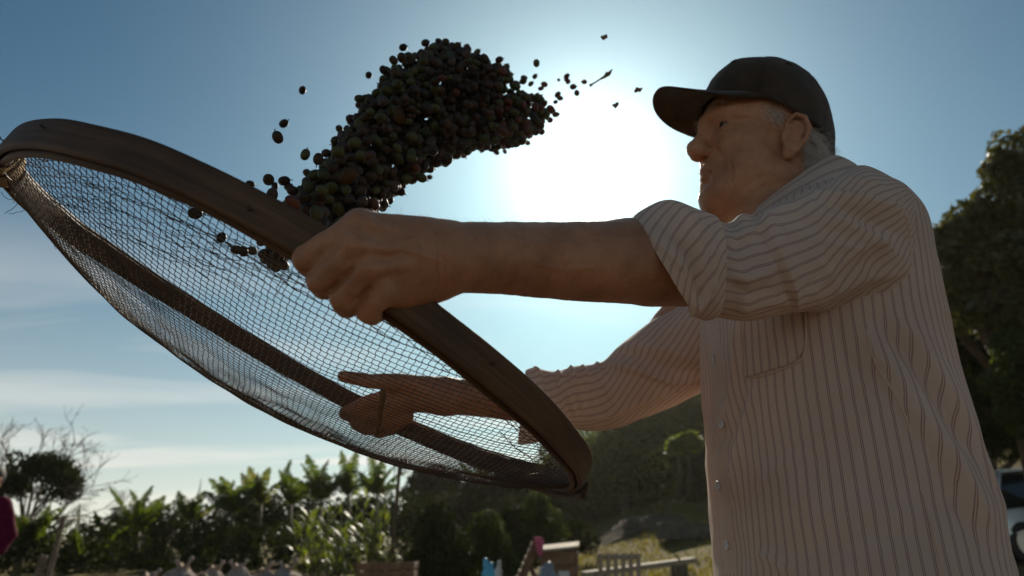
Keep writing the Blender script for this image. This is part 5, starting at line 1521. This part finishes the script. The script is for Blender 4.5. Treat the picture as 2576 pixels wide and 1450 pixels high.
# dead palm
root_p = P(984, 1448, 17); gz = tz(root_p[0], root_p[1])
root = empty('dead_palm', (root_p[0], root_p[1], gz), 'bare leaning palm stem with a tuft of dead hanging leaves', 'palm')
A = Acc(); A.tube([np.array([root_p[0], root_p[1], gz - .1]), P(988, 1380, 17), P(996, 1290, 17), P(1003, 1200, 17), P(1010, 1160, 17)], [.075, .065, .055, .05, .06], 8)
me = A.mesh('trunk', True); me.transform(Matrix.Translation([-float(x) for x in root.location])); obj('trunk', me, bark_m, root)
dead_m = leaf_mat('dead_frond', (.06, .04, .02), (.14, .10, .05), .3)
A = Acc(); rr2 = np.random.default_rng(77); c0 = P(1010, 1162, 17)
for k in range(60):
    a = rr2.uniform(0, 6.28); l = rr2.uniform(.15, .5); e = c0 + np.array([math.cos(a) * l * .6, math.sin(a) * l * .6, rr2.uniform(-.1, .08)]); A.tube([c0, (c0 + e) / 2 + np.array([0, 0, .06]), e, e + np.array([0, 0, -rr2.uniform(.05, .4)])], [.012, .01, .008, .003], 3)
me = A.mesh('dead_leaves', False); me.transform(Matrix.Translation([-float(x) for x in root.location])); obj('dead_leaves', me, dead_m, root)
# tall sugar cane / maize clumps, bright against the dark
def cane(u, vb, vt, d, n, w, seed, label):
    r = np.random.default_rng(seed); base = P(u, vb, d); bz = tz(base[0], base[1]); topz = P(u, vt, d)[2]
    root = empty('cane_clump', (base[0], base[1], bz), label, 'cane', 'clumps of tall cane in front of the banana plants')
    S_ = Acc(); Lf = Acc(); HH = topz - bz
    for k in range(n):
        x, y = r.normal() * w, r.normal() * w * .6; h = HH * r.uniform(.55, .95); lean = r.normal(size=2) * .12
        S_.tube([(x, y, -.05), (x + lean[0] * h * .4, y + lean[1] * h * .4, h * .5), (x + lean[0] * h, y + lean[1] * h, h)], [.014, .012, .006], 5)
        for j in range(9):
            t = r.uniform(.25, 1.0); p0 = np.array([x + lean[0] * h * t, y + lean[1] * h * t, h * t]); a = r.uniform(0, 6.28); L = r.uniform(.45, .95); dr = np.array([math.cos(a), math.sin(a), 0]); sd = np.array([-dr[1], dr[0], 0])
            q = np.linspace(0, 1, 7)[:, None]; c_ = p0 + dr * q * L * .55 + np.array([0, 0, 1.0]) * (q * L * .75 - q ** 2.2 * L * r.uniform(.3, 1.0)); wv = sd * .022 * np.sin(np.pi * np.clip(q * .9 + .1, 0, 1)) ** .6
            Lf.add(np.concatenate([c_ - wv, c_ + wv]), [(i, i + 1, 8 + i, 7 + i) for i in range(6)])
    obj('stalks', S_.mesh('stalks', True), stem_m, root)
    obj('leaves', mesh_np('leaves', np.concatenate(Lf.V), np.concatenate([np.asarray(q).reshape(-1, 4) for q in Lf.Q]), True), LM['light'], root)
cane(930, 1450, 1208, 15, 16, .22, 1, 'tallest pale green cane clump, left of the dead palm stem')
cane(800, 1450, 1270, 14, 16, .24, 2, 'pale green cane clump in the middle, behind the sacks')
cane(850, 1450, 1300, 13, 7, .12, 3, 'small thin cane clump between the two larger clumps')
# --- tree with bare twigs and leafy clumps, far left
A_ = P(60, 1450, 24); gz = tz(A_[0], A_[1])
root = empty('half_bare_tree', (A_[0], A_[1], gz), 'half bare tree with two leafy clumps and fine bare twigs at the far left', 'tree')
A = Acc(); rr3 = np.random.default_rng(12); b0 = np.array([A_[0], A_[1], gz])
A.tube([b0 - np.array([0, 0, .1]), P(55, 1390, 24), P(60, 1330, 24)], [.22, .17, .14], 8)
for (u, v, L) in ((230, 1200, 1), (70, 1120, 1), (160, 1140, 1), (250, 1270, 1), (-60, 1150, 1.5), (20, 1130, 1.5), (110, 1150, 1.5), (180, 1190, 1.4), (215, 1250, 1.3), (160, 1290, 1.0), (90, 1200, 1.4), (-20, 1200, 1.4), (200, 1310, .9), (40, 1180, 1.4), (140, 1230, 1.2)):
    s0 = P(60 + rr3.uniform(-4, 4), 1330 + rr3.uniform(-20, 30), 24); e = P(u, v, 24 + rr3.uniform(-1, 1)); dd = e - s0; L0_ = np.linalg.norm(dd); dd /= L0_
    m_ = s0 + dd * L0_ * .45 + rr3.normal(size=3) * .12; A.tube([s0, m_], [.07, .045], 5)
    branch(A, m_, dd, L0_ * .40, .038, 4, rr3, .42, .25, .006)
me = A.mesh('branches', True); me.transform(Matrix.Translation([-float(x) for x in root.location])); obj('branches', me, bark_m, root)
cl_ = []
for k in range(64):
    u = rr3.uniform(-60, 192); v = 1232 - 92 * rr3.random() * math.sqrt(max(0.05, 1 - ((u - 95) / 150) ** 2)) + rr3.uniform(-6, 26)
    cl_.append((u, v, rr3.uniform(20, 36), rr3.uniform(-1.5, 1.5)))
V, Q = leaves(clumps_px(cl_, 24, dz=.5), 9500, .17, 60, shell=.15)
obj('crown', mesh_np('crown', local(V, b0), Q, False), LM['dark'], root)
# ================================================================== THINGS IN THE GARDEN
grey_wood = simple('weathered_board', (.10, .075, .055), (.24, .19, .14), 12, .85, .2, .6, 40, bdist=.006)
pale_wood = simple('pale_board', (.26, .21, .15), (.42, .35, .26), 10, .8, .25, .5, 40, bdist=.005)
crate_wood = simple('crate_board', (.13, .075, .042), (.25, .15, .085), 10, .8, .25, .5, 40, bdist=.005)
def place(u, v, d):
    p = P(u, v, d); return p, tz(p[0], p[1])
def plank(parent, name, c, size, R=None, m=grey_wood, bev=.004):
    A = Acc(); A.box((0, 0, 0), size, R, bev); o = obj(name, A.mesh(name), m, parent, c); return o

# grey posts on the left
for (u, vt, d, w_, lb) in ((160, 1297, 12.0, .085, 'tall thin grey wooden post in front of the half bare tree'), (112, 1398, 9.0, .105, 'short thick dark post left of the tall thin one')):
    p, gz = place(u, vt, d); A = Acc(); H_ = p[2] - gz
    root = empty('wooden_post', (p[0], p[1], gz), lb, 'post', 'wooden posts on the left')
    q_ = P(u - 6, 1450, d); lean = (p[0] - q_[0]) / (p[2] - q_[2]) * H_
    A.tube([(-lean * 1.1, 0, -.2), (-lean * .5 + .01, 0, H_ * .5), (0, .0, H_ - .02), (0, 0, H_)], [w_ * .55, w_ * .5, w_ * .48, w_ * .40], 9)
    obj('shaft', A.mesh('shaft', False), grey_wood, root)
    A = Acc()
    for z_ in (.55, .82):
        A.tube([(-lean * (1 - z_) + w_ * .52 * math.cos(a), w_ * .52 * math.sin(a), H_ * z_ + .003 * math.sin(3 * a)) for a in np.linspace(0, 6.283, 13)], .003, 4)
    obj('wire', A.mesh('wire'), nail_m, root)

# person in a magenta shirt at the left edge
pp = np.array([P(-42, 1300, 5.5)[0], P(-42, 1300, 5.5)[1]]); gz = tz(*pp)
w2 = empty('person', (pp[0], pp[1], gz), 'person in a magenta shirt and pale trousers standing at the left edge of the garden', 'person')
def at_(x, y, z): return np.array([pp[0] + x, pp[1] + y, gz + z])
k_ = (P(0, 1262, 5.5)[2] - gz) / 1.42                    # shoulder height
S4 = Sculpt(.009)
S4.ell(at_(-.02, 0, 1.62 * k_), (.078, .095, .115)); S4.cone(at_(-.02, .01, 1.42 * k_), at_(-.02, 0, 1.56 * k_), .058, .052, .03)
S4.ell(at_(-.02, 0, 1.22 * k_), (.16, .11, .22), None, .05); S4.ell(at_(-.02, 0, .98 * k_), (.15, .11, .14), None, .05)
for s in (-1, 1):
    S4.chain([at_(-.02 + s * .16, 0, 1.37 * k_), at_(-.02 + s * .235, .03, 1.10 * k_), at_(-.02 + s * .19, -.08, .88 * k_), at_(-.02 + s * .16, -.13, .80 * k_)], [.052, .040, .030, .026], .03)
    for j in range(4): S4.chain([at_(-.02 + s * (.165 - .012 * j), -.13, .80 * k_), at_(-.02 + s * (.15 - .014 * j), -.15, .74 * k_), at_(-.02 + s * (.13 - .012 * j), -.14, .70 * k_)], [.011, .009, .008], .008)
    S4.chain([at_(-.02 + s * .15, -.12, .82 * k_), at_(-.02 + s * .12, -.16, .78 * k_)], [.012, .009], .008)
    S4.chain([at_(-.02 + s * .09, 0, .92 * k_), at_(-.02 + s * .10, 0, .48 * k_), at_(-.02 + s * .10, .02, .08)], [.085, .055, .038], .04)
    S4.ell(at_(-.02 + s * .10, -.05, .045), (.045, .12, .045), None, .02); S4.ell(at_(-.02 + s * .08, 0, 1.62 * k_), (.012, .018, .03), None, .01)
S4.ell(at_(-.02, -.095, 1.60 * k_), (.014, .02, .022), None, .012)
V4, T4, Q4 = S4.build(); L4 = np.array([pp[0], pp[1], gz]); obj('body', mesh_np('body', local(V4, L4), Q4), skin, w2)
mag = simple('magenta_cloth', (.10, .005, .028), (.15, .010, .045), 14, .9, .15, .5, 60, transl=.2, bdist=.006)
S5 = Sculpt(.009)
S5.ell(at_(-.02, 0, 1.25 * k_), (.185, .13, .22), None, .05); S5.ell(at_(-.02, 0, 1.05 * k_), (.175, .13, .17), None, .06)
for s in (-1, 1): S5.chain([at_(-.02 + s * .15, 0, 1.38 * k_), at_(-.02 + s * .235, .03, 1.12 * k_), at_(-.02 + s * .215, -.02, 1.00 * k_)], [.072, .060, .056], .04)
S5.ell(at_(-.02, 0, .86 * k_), (.4, .4, .05), None, .01, True)
V5, T5, Q5 = S5.build(); N5 = vnormals(V5, Q5); V5 = V5 + N5 * (vnoise(V5 / .07, 3) * .008)[:, None]; obj('shirt', mesh_np('shirt', local(V5, L4), Q5), mag, w2)
pal = simple('pale_cloth', (.22, .26, .28), (.34, .38, .40), 14, .9, .15, .4, 60)
S6 = Sculpt(.009); S6.ell(at_(-.02, 0, .92 * k_), (.16, .12, .12), None, .05)
for s in (-1, 1): S6.chain([at_(-.02 + s * .09, 0, .88 * k_), at_(-.02 + s * .10, 0, .48 * k_), at_(-.02 + s * .10, .02, .10)], [.10, .075, .06], .04)
V6, T6, Q6 = S6.build(); obj('trousers', mesh_np('trousers', local(V6, L4), Q6), pal, w2)
dh = simple('dark_hair', (.012, .01, .008), (.03, .022, .018), 60, .7, .3, .6, 100)
S7 = Sculpt(.008); S7.ell(at_(-.02, .015, 1.655 * k_), (.088, .102, .10)); S7.ell(at_(-.02, -.09, 1.58 * k_), (.07, .07, .09), None, .01, True)
V7, T7, Q7 = S7.build(); obj('hair', mesh_np('hair', local(V7, L4), Q7), dh, w2)

# tied burlap sacks in a row
sack_m = simple('sack_cloth', (.26, .20, .16), (.40, .33, .28), 20, .95, .15, .8, 180, bdist=.006)
def sack(u, v, d, w_, ears, seed, label, m=sack_m):
    p, gz = place(u, v, d); H_ = max(p[2] - gz, .3); r = np.random.default_rng(seed)
    root = empty('sack', (p[0], p[1], gz), label, 'sack', 'sacks of cherries standing in a row')
    nr, na_ = 26, 36; V = []
    for i in range(nr):
        t = i / (nr - 1); z = H_ * (t ** .92); rad = w_ * (.80 + .35 * math.sin(math.pi * min(t * 1.15, 1)) ) * (1 - sst(.72, 1.0, t) * .72)
        for j in range(na_):
            a = 2 * math.pi * j / na_; pl = 1 + .10 * sst(.6, .95, t) * math.sin(9 * a + seed)
            V.append((rad * pl * math.cos(a), rad * pl * math.sin(a) * .85, z - .05 * sst(.85, 1, t) * math.cos(2 * a) ** 2))
    V = np.array(V); V = V * (1 + vnoise(V / .14, seed)[:, None] * .07)
    V = np.concatenate([V, [[0, 0, H_ * .97]]]); k = np.arange(na_); L = (nr - 1) * na_
    obj('bag', mesh_np('bag', V, [grid_faces(nr, na_, wrap_v=True), np.stack([L + k, L + (k + 1) % na_, np.full(na_, nr * na_)], 1)]), m, root)
    for e in range(ears):
        a = r.uniform(-.5, .5) + (math.pi if e % 2 else 0); l = r.uniform(.07, .12); b0 = np.array([math.cos(a) * w_ * .28, r.uniform(-.05, .05), H_ * .93]); tip = b0 + np.array([math.cos(a) * .05, 0, l])
        A = Acc(); A.tube([b0, b0 * .6 + tip * .4, tip * .85 + b0 * .15, tip], [.020, .013, .028, .012], 7); me = A.mesh('tied_ear', True); obj('tied_ear', me, m, root)
    A = Acc(); A.tube([(w_ * .34 * math.cos(a), w_ * .30 * math.sin(a), H_ * .93) for a in np.linspace(0, 6.283, 16)], .006, 4); obj('tie', A.mesh('tie', True), cord_m, root)
sack(463, 1416, 8.0, .20, 2, 1, 'beige tied sack with two ears, leftmost of the ones with ears')
sack(540, 1420, 8.2, .17, 1, 2, 'low beige sack with a single stubby ear')
sack(600, 1416, 7.9, .18, 2, 3, 'beige sack in the middle of the row with two ears wide apart')
sack(664, 1424, 8.1, .17, 1, 4, 'low sack with a knotted tip, second from the right end')
sack(725, 1419, 8.0, .19, 2, 5, 'beige tied sack at the right end, beside the cane')
sack(378, 1442, 7.8, .24, 1, 6, 'whitish flat sack at the left end, its top folded over')
sack(510, 1434, 7.6, .16, 0, 7, 'sack without ears slumped between the first two')

# slatted crate below the dead palm
p, gz = place(970, 1414, 9.0); H_ = p[2] - gz; W_ = 145 / FPX * 9
root = empty('slatted_crate', (p[0], p[1], gz), 'brown slatted crate standing under the dead palm stem', 'crate')
for k in range(6): plank(root, 'slat', (0, 0, H_ * (k + .55) / 6), (W_, .016, H_ / 6 * .72), roty(-.03), crate_wood)
for s in (-1, 1):
    for k in range(6): plank(root, 'slat', (s * (W_ / 2 - .02), .25, H_ * (k + .55) / 6), (.016, .48, H_ / 6 * .72), None, crate_wood)
for x_ in (-W_ / 2 + .03, W_ / 2 - .03, 0): plank(root, 'post', (x_, .022, H_ / 2), (.045, .026, H_), None, crate_wood)
for k in range(4): plank(root, 'slat', (0, .5, H_ * (k + .55) / 4), (W_, .016, H_ / 4 * .6), None, crate_wood)

# leaning pallet with stepped slats
p, gz = place(1310, 1450, 8.5); t_p = P(1345, 1362, 8.5); base = np.array([P(1282, 1450, 8.5)[0] - .12, p[1], gz])
root = empty('leaning_pallet', base, 'brown pallet leaning steeply with its slats showing as steps, left of the wooden crate', 'pallet')
tipz = t_p[2] - gz; tipx = t_p[0] - base[0]; ang_ = math.atan2(tipx, tipz); Lp = math.hypot(tipx, tipz); Rl = roty(ang_)
for s in (-.25, 0, .25): plank(root, 'runner', Rl @ np.array([.04, s, Lp / 2]), (.08, .05, Lp), Rl, crate_wood)
for k in range(11): plank(root, 'slat', Rl @ np.array([-.012, 0, Lp * (k + .5) / 11]), (.022, .62, Lp / 11 * .70), Rl @ roty(-.12), crate_wood)
pk_m = simple('pink_rag', (.45, .08, .16), (.6, .18, .26), 30, .9, .2, .5, 90, transl=.2)
S8 = Sculpt(.006); q0 = P(1357, 1368, 8.3); S8.ell(q0, (.05, .05, .075)); S8.ell(q0 + np.array([-.03, 0, .05]), (.035, .04, .03), None, .02); S8.ell(q0 + np.array([.01, 0, -.09]), (.04, .04, .06), None, .03)
V8, T8, Q8 = S8.build(); V8 = V8 + vnormals(V8, Q8) * (vnoise(V8 / .03, 2) * .012)[:, None]
tag(obj('rag', mesh_np('rag', V8 - q0, Q8), pk_m, None, q0), 'crumpled pink rag hung over the top of the leaning pallet', 'rag')

# wooden crate with a sloping lid
p, gz = place(1405, 1388, 8.3); H_ = p[2] - gz; W_ = 92 / FPX * 8.3
root = empty('wooden_crate', (p[0], p[1], gz), 'closed wooden crate with a pale sloping lid and a paper on its front', 'crate', rz=-.12)
nb_ = 5
for k in range(nb_): plank(root, 'board', (0, 0, H_ * (k + .5) / nb_), (W_, .022, H_ / nb_ - .008), None, crate_wood)
for s in (-1, 1):
    for k in range(nb_): plank(root, 'board', (s * (W_ / 2 - .012), .26, H_ * (k + .5) / nb_), (.022, .48, H_ / nb_ - .008), None, crate_wood)
for k in range(nb_): plank(root, 'board', (0, .51, H_ * (k + .5) / nb_), (W_, .022, H_ / nb_ - .008), None, crate_wood)
for k in range(4): plank(root, 'lid_board', (0, -.02 + .155 * k, H_ + .035 + .012 * k), (W_ + .05, .145, .028), roty(-.10) @ rotx(.08), pale_wood)
plank(root, 'paper', (.06, -.0135, H_ * .62), (.13, .003, .16), None, simple('paper', (.5, .5, .48), (.62, .62, .6), 20, .8), 0)

# upright slat rack
p, gz = place(1556, 1392, 9.5); H_ = p[2] - gz; W_ = 112 / FPX * 9.5
root = empty('slat_rack', (p[0], p[1], gz), 'pale upright rack of six vertical slats standing in the grass', 'rack', rz=.10)
for k in range(6): plank(root, 'slat', (-W_ / 2 + W_ * (k + .35) / 5.8, 0, H_ / 2), (.062, .02, H_), roty(.05), pale_wood)
for z_ in (H_ - .05, H_ * .42, H_ * .12): plank(root, 'rail', (0, .024, z_), (W_, .022, .065), roty(-.02), pale_wood)
# long board lying in the grass
a_ = P(1467, 1446, 13.5); b_2 = P(1746, 1409, 14.5); dd = b_2 - a_; L = np.linalg.norm(dd); mid = (a_ + b_2) / 2
xax = dd / L; yax = np.cross([0, 0, 1.0], xax); yax /= np.linalg.norm(yax); zax = np.cross(xax, yax)
o = plank(None, 'long_board', mid, (L, .30, .10), np.stack([xax, yax, zax], 1), pale_wood, .012); tag(o, 'long pale plank lying across the grass right of the slat rack', 'plank')
for q in (a_ * .85 + b_2 * .15, a_ * .15 + b_2 * .85):
    g_ = tz(q[0], q[1]); 
    if q[2] - .06 > g_: 
        o = plank(None, 'support_block', (q[0], q[1], (g_ + q[2] - .055) / 2 - .02), (.3, .3, max(q[2] - .06 - g_, .05) + .04), None, grey_wood, .01); tag(o, 'dark block holding up %s end of the long pale plank' % ('the left' if q[0] < mid[0] else 'the right'), 'block')
# dry stick on the plank
A = Acc(); A.tube([P(1712, 1412, 14.2), P(1700, 1398, 14.2), P(1690, 1386, 14.2)], [.02, .016, .008], 6); tag(obj('stick', A.mesh('stick', True), bark_m), 'short dry stick leaning against the right end of the long plank', 'stick')
# bare earth bank and a dark trough before the woods
V, Qd = [], None
nu3, nv3 = 60, 24
for i in range(nu3):
    t = i / (nu3 - 1)
    for j in range(nv3):
        s_ = j / (nv3 - 1); c_ = P(1500 + 225 * t, 1340, 24); y_ = c_[1] + (s_ - .5) * 3.2; h_ = .42 * math.sin(math.pi * t) ** .6 * math.sin(math.pi * s_) ** .8 * (1 + .25 * math.sin(t * 7))
        V.append((c_[0], y_, tz(c_[0], y_) - .03 + h_))
V = np.array(V); V[:, 2] += vnoise(V / .25, 3) * .05
soil_m = simple('earth_bank', (.05, .035, .022), (.10, .07, .045), 3, .95, .1, .9, 12, bdist=.04)
tag(obj('earth_mound', mesh_np('earth_mound', V, grid_faces(nu3, nv3)), soil_m), 'low bare earth mound behind the grass, in front of the woods', 'mound')
p, gz = place(1722, 1335, 20); H_ = max(p[2] - gz, .45)
root = empty('trough', (p[0], p[1], gz), 'dark open concrete trough on the grass beside the shirt front', 'trough')
conc = simple('dark_concrete', (.06, .055, .05), (.13, .12, .105), 6, .9, .2, .6, 30, bdist=.01)
plank(root, 'side', (0, -.45, H_ / 2), (1.45, .10, H_), None, conc, .01); plank(root, 'side', (0, .45, H_ / 2), (1.45, .10, H_), None, conc, .01)
plank(root, 'end', (-.66, 0, H_ / 2), (.10, .78, H_ - .01), None, conc, .01); plank(root, 'end', (.66, 0, H_ / 2), (.10, .78, H_ - .01), None, conc, .01); plank(root, 'floor', (0, 0, .05), (1.2, .78, .06), None, conc, .01)
for u_, lb in ((1566, 'left thin stake on the earth mound'), (1668, 'right thin stake on the earth mound, near the trough')):
    p = P(u_, 1290, 24); g_ = tz(p[0], p[1]); A = Acc(); A.tube([(p[0], p[1], g_ - .1), (p[0] + .02, p[1], (g_ + p[2]) / 2 + .2), (p[0] + .05, p[1], p[2] + .3)], [.035, .03, .022], 6); tag(obj('stake', A.mesh('stake', True), bark_m), lb, 'stake', 'thin stakes on the earth mound')
# plastic bags on the ground by the pallet
def bag(u, v, d, r3, m, label, seed, pts=()):
    q0 = P(u, v, d); g_ = tz(q0[0], q0[1]); S9 = Sculpt(.008); H_ = q0[2] - g_
    S9.ell((q0[0], q0[1], g_ + H_ * .30), (r3[0] * 2.1, r3[1] * 1.8, H_ * .36)); S9.cone((q0[0], q0[1], g_ + H_ * .3), (q0[0] - .01, q0[1], q0[2] - .03), r3[0] * 1.7, r3[0] * .35, .05)
    for (dx, dz_, rr_) in pts: S9.cone((q0[0], q0[1], g_ + H_ * .72), (q0[0] + dx, q0[1], q0[2] + dz_), r3[0] * .75, rr_ * .5, .03)
    V9, T9, Q9 = S9.build(); N9 = vnormals(V9, Q9); V9 = V9 + N9 * (np.abs(vnoise(V9 / .09, seed)) * .035 + vnoise(V9 / .035, seed + 2) * .012)[:, None]
    b0 = np.array([q0[0], q0[1], g_]); tag(obj('plastic_bag', mesh_np('plastic_bag', V9 - b0, Q9), m, None, b0), label, 'bag', 'plastic bags beside the pallet')
blue_pl = simple('blue_plastic', (.08, .32, .45), (.16, .48, .62), 10, .35, .5, .3, 40, transl=.4)
white_pl = simple('white_plastic', (.42, .40, .38), (.58, .56, .53), 10, .45, .5, .3, 40, transl=.35)
grey_pl = simple('grey_blue_plastic', (.16, .20, .23), (.28, .33, .36), 10, .4, .5, .3, 40, transl=.2)
bag(1230, 1432, 8.0, (.09, .12, 0), blue_pl, 'bright blue plastic bag with a pointed top, left of the pallet', 3, ((-.045, .10, .016), (.03, .05, .02)))
bag(1252, 1426, 8.2, (.06, .10, 0), white_pl, 'whitish plastic bag right beside the bright blue one', 5, ((.02, .05, .02),))
bag(1375, 1434, 7.4, (.16, .16, 0), grey_pl, 'grey blue plastic bag slumped in front of the wooden crate', 7, ((.02, .03, .05),))
# short grass tufts on the slope
r = np.random.default_rng(55); n = 26000
x = r.uniform(1, 16, n); y = r.uniform(12, 40, n); z = terrain(x, y); h = r.uniform(.05, .20, n) * (1 + .8 * vnoise(np.stack([x / 2, y / 2, x * 0], 1), 8)); a = r.uniform(0, 6.28, n)
w3 = .02 + .012 * r.random(n); lx = r.normal(size=n) * .06; ly = r.normal(size=n) * .06
V = np.stack([np.stack([x - np.cos(a) * w3, y - np.sin(a) * w3, z - .02], 1), np.stack([x + np.cos(a) * w3, y + np.sin(a) * w3, z - .02], 1), np.stack([x + lx, y + ly, z + h], 1)], 1).reshape(-1, 3)
gl = leaf_mat('grass_blade', (.06, .055, .018), (.17, .145, .05), .4, .6)
tag(obj('grass', mesh_np('grass', V, np.arange(3 * n).reshape(-1, 3), False), gl), 'short dry grass covering the slope behind the racks', 'grass', kind='stuff')

# ================================================================== CARS at the right edge
glass_m, b = mat('car_glass'); out(b, b.n('ShaderNodeBsdfPrincipled', {'Base Color': (.012, .016, .018, 1), 'Roughness': .06, 'Specular IOR Level': .8}).outputs[0])
tyre_m = simple('tyre', (.015, .015, .015), (.03, .03, .03), 30, .8); rim_m = simple('wheel_rim', (.4, .4, .4), (.5, .5, .5), 10, .3, .5, .05, metal=.9)
trim_m = simple('black_trim', (.015, .015, .015), (.03, .03, .03), 30, .5); lamp_m = simple('red_lamp', (.35, .02, .015), (.45, .04, .03), 30, .2, .6)
def car(pos, rz, paint, label, length=3.9, height=1.46):
    root = empty('parked_car', pos, label, 'car', 'cars parked by the trees', rz)
    # side profile stations along x: x, sill z, belt z, half width at belt
    N_ = 44; xs = np.linspace(-length / 2, length / 2, N_); V = []
    belt = np.interp(xs, [-length / 2, -length * .46, -length * .2, length * .2, length * .44, length / 2], [.60, .80, .90, .94, .93, .62])
    sill = np.interp(xs, [-length / 2, -length * .44, length * .44, length / 2], [.42, .24, .24, .42])
    hw = np.interp(xs, [-length / 2, -length * .42, 0, length * .42, length / 2], [.62, .80, .83, .80, .66])
    prof = [(-1, 0), (-1.02, .35), (-1.0, .7), (-.95, 1.0), (-.6, 1.05), (0, 1.07), (.6, 1.05), (.95, 1.0), (1.0, .7), (1.02, .35), (1, 0)]
    for i in range(N_):
        for (a, c_) in prof: V.append((xs[i], a * hw[i], sill[i] + (belt[i] - sill[i]) * c_))
    V = np.array(V); npf = len(prof)
    c0 = len(V); caps = [tuple(range(npf))]
    Vc = np.concatenate([V, V[:npf].mean(0)[None], V[-npf:].mean(0)[None]]); k = np.arange(npf)
    T = np.concatenate([np.stack([np.full(npf, c0), (k + 1) % npf, k], 1), np.stack([np.full(npf, c0 + 1), c0 - npf + k, c0 - npf + (k + 1) % npf], 1)])
    me = mesh_np('body', Vc, [grid_faces(N_, npf, wrap_v=True), T], True); bm_fix(me); obj('body', me, paint, root)
    # cabin: glass volume with painted roof and pillars
    def cabin(t):   # t 0..1 along, returns x, z roof, half width roof
        pass
    xc = [-length * .47, -length * .40, -length * .25, 0, length * .12, length * .30]
    zr = [.93, height * .90, height * .985, height, height * .975, .95]
    xt = np.linspace(xc[0], xc[-1], 40); zt = crom(np.stack([xc, zr], 1), np.linspace(0, 5, 40)); xt, zt = zt[:, 0], zt[:, 1]
    zb = np.interp(xt, xs, belt) + .02
    VV = []
    for i in range(40):
        k2 = max(zt[i] - zb[i], .0) / (height - .9); wr_ = .78 - .18 * min(k2, 1)
        VV += [(xt[i], -.79, zb[i] - .05), (xt[i], -(.79 * .5 + wr_ * .5), (zb[i] + zt[i]) / 2), (xt[i], -wr_, max(zt[i] - .03, zb[i])), (xt[i], -wr_ * .6, max(zt[i], zb[i])), (xt[i], wr_ * .6, max(zt[i], zb[i])), (xt[i], wr_, max(zt[i] - .03, zb[i])), (xt[i], .79 * .5 + wr_ * .5, (zb[i] + zt[i]) / 2), (xt[i], .79, zb[i] - .05)]
    VV = np.array(VV); me = mesh_np('windows', VV, grid_faces(40, 8), True); bm_fix(me); obj('windows', me, glass_m, root)
    # roof skin
    Vr = []
    for i in range(5, 32):
        k2 = max(zt[i] - zb[i], .0) / (height - .9); wr_ = .79 - .18 * min(k2, 1)
        for q in np.linspace(-1, 1, 9): Vr.append((xt[i], q * wr_ * 1.01, zt[i] + .012 - .035 * abs(q) ** 3))
    o = obj('roof', mesh_np('roof', np.array(Vr), grid_faces(27, 9), True), paint, root); md = o.modifiers.new('t', 'SOLIDIFY'); md.thickness = .03; md.offset = 0
    for s in (-1, 1):
        for (x0, x1, w_) in ((-length * .43, -length * .33, .07), (-.12, -.05, .05), (length * .28, length * .14, .05)):
            zb0 = float(np.interp(x0, xs, belt)); z1 = float(np.interp(x1, xt, zt)); k2 = (z1 - .95) / (height - .9)
            A = Acc(); A.tube([(x0, s * .80, zb0), ((x0 + x1) / 2, s * .725, (zb0 + z1) / 2), (x1, s * (.785 - .18 * min(k2, 1)), z1 - .02)], w_ * .6, 6); obj('pillar', A.mesh('pillar', True), paint, root)
    for sx in (-1, 1):
        for sy in (-1, 1):
            wv_ = obj('wheel', None, None, root)
            V_, F_, T_ = tube([(0, 0, -.1), (0, 0, -.095), (0, 0, .095), (0, 0, .1)], [.26, .31, .31, .26], 28)
            me = mesh_np('tyre', V_ @ rotx(math.pi / 2).T, [F_, T_], True); ty = obj('wheel', me, tyre_m, root, (sx * length * .32, sy * .72, .31))
            V_, F_, T_ = tube([(0, 0, -.104), (0, 0, .104)], [.19, .19], 20); me = mesh_np('rim', V_ @ rotx(math.pi / 2).T, [F_, T_], False); obj('rim', me, rim_m, ty)
            bpy.data.objects.remove(wv_)
        for sy in (-1, 1):
            A = Acc(); A.box((sx * (length / 2 - .10), sy * .60, .72), (.16, .26, .15), None, .03); obj('rear_lamp' if sx < 0 else 'headlight', A.mesh('lamp'), lamp_m if sx < 0 else rim_m, root)
        A = Acc(); A.box((sx * (length / 2 - .02), 0, .42), (.16, 1.36, .16), None, .05); obj('bumper', A.mesh('bumper'), trim_m, root)
    A = Acc(); A.box((0, -.842, .62), (length * .60, .02, .05), None, .006); A.box((0, .842, .62), (length * .60, .02, .05), None, .006); obj('side_strip', A.mesh('side_strip'), trim_m, root)
    return root
paint1 = simple('pale_blue_paint', (.66, .74, .76), (.70, .78, .80), 2, .25, .5, .02, 200, coat=.6)
paint2 = simple('silver_paint', (.60, .62, .63), (.66, .68, .69), 2, .3, .5, .02, 200, metal=.4, coat=.5)
q = P(2605, 1418, 11.5); car((q[0] + .25, q[1], tz(q[0] + .25, q[1]) - .02), math.radians(12), paint1, 'pale blue parked car at the right edge, the nearer of two')
q = P(2570, 1330, 15.0); car((q[0] + .2, q[1], tz(q[0], q[1])), math.radians(20), paint2, 'silver car with a rounded roof parked behind the pale blue one')
# ================================================================== AIR
print('LOWEST', float(GZ.min()), 'HIGHEST', max((o_.matrix_world @ Vector(c_)).z for o_ in scene.objects if o_.type == 'MESH' for c_ in o_.bound_box))
A = Acc(); A.box((0, 10, 8.25), (3200, 3200, 22.5))
hm_, b = mat('air')
v_ = b.n('ShaderNodeVolumePrincipled', {'Color': (1.0, .94, .78, 1), 'Density': .00028, 'Anisotropy': .72})
b.n('ShaderNodeOutputMaterial', {'Volume': v_.outputs[0]})
tag(obj('haze', A.mesh('haze'), hm_), 'thin warm haze hanging in the air over the garden and woods', 'haze', kind='stuff')
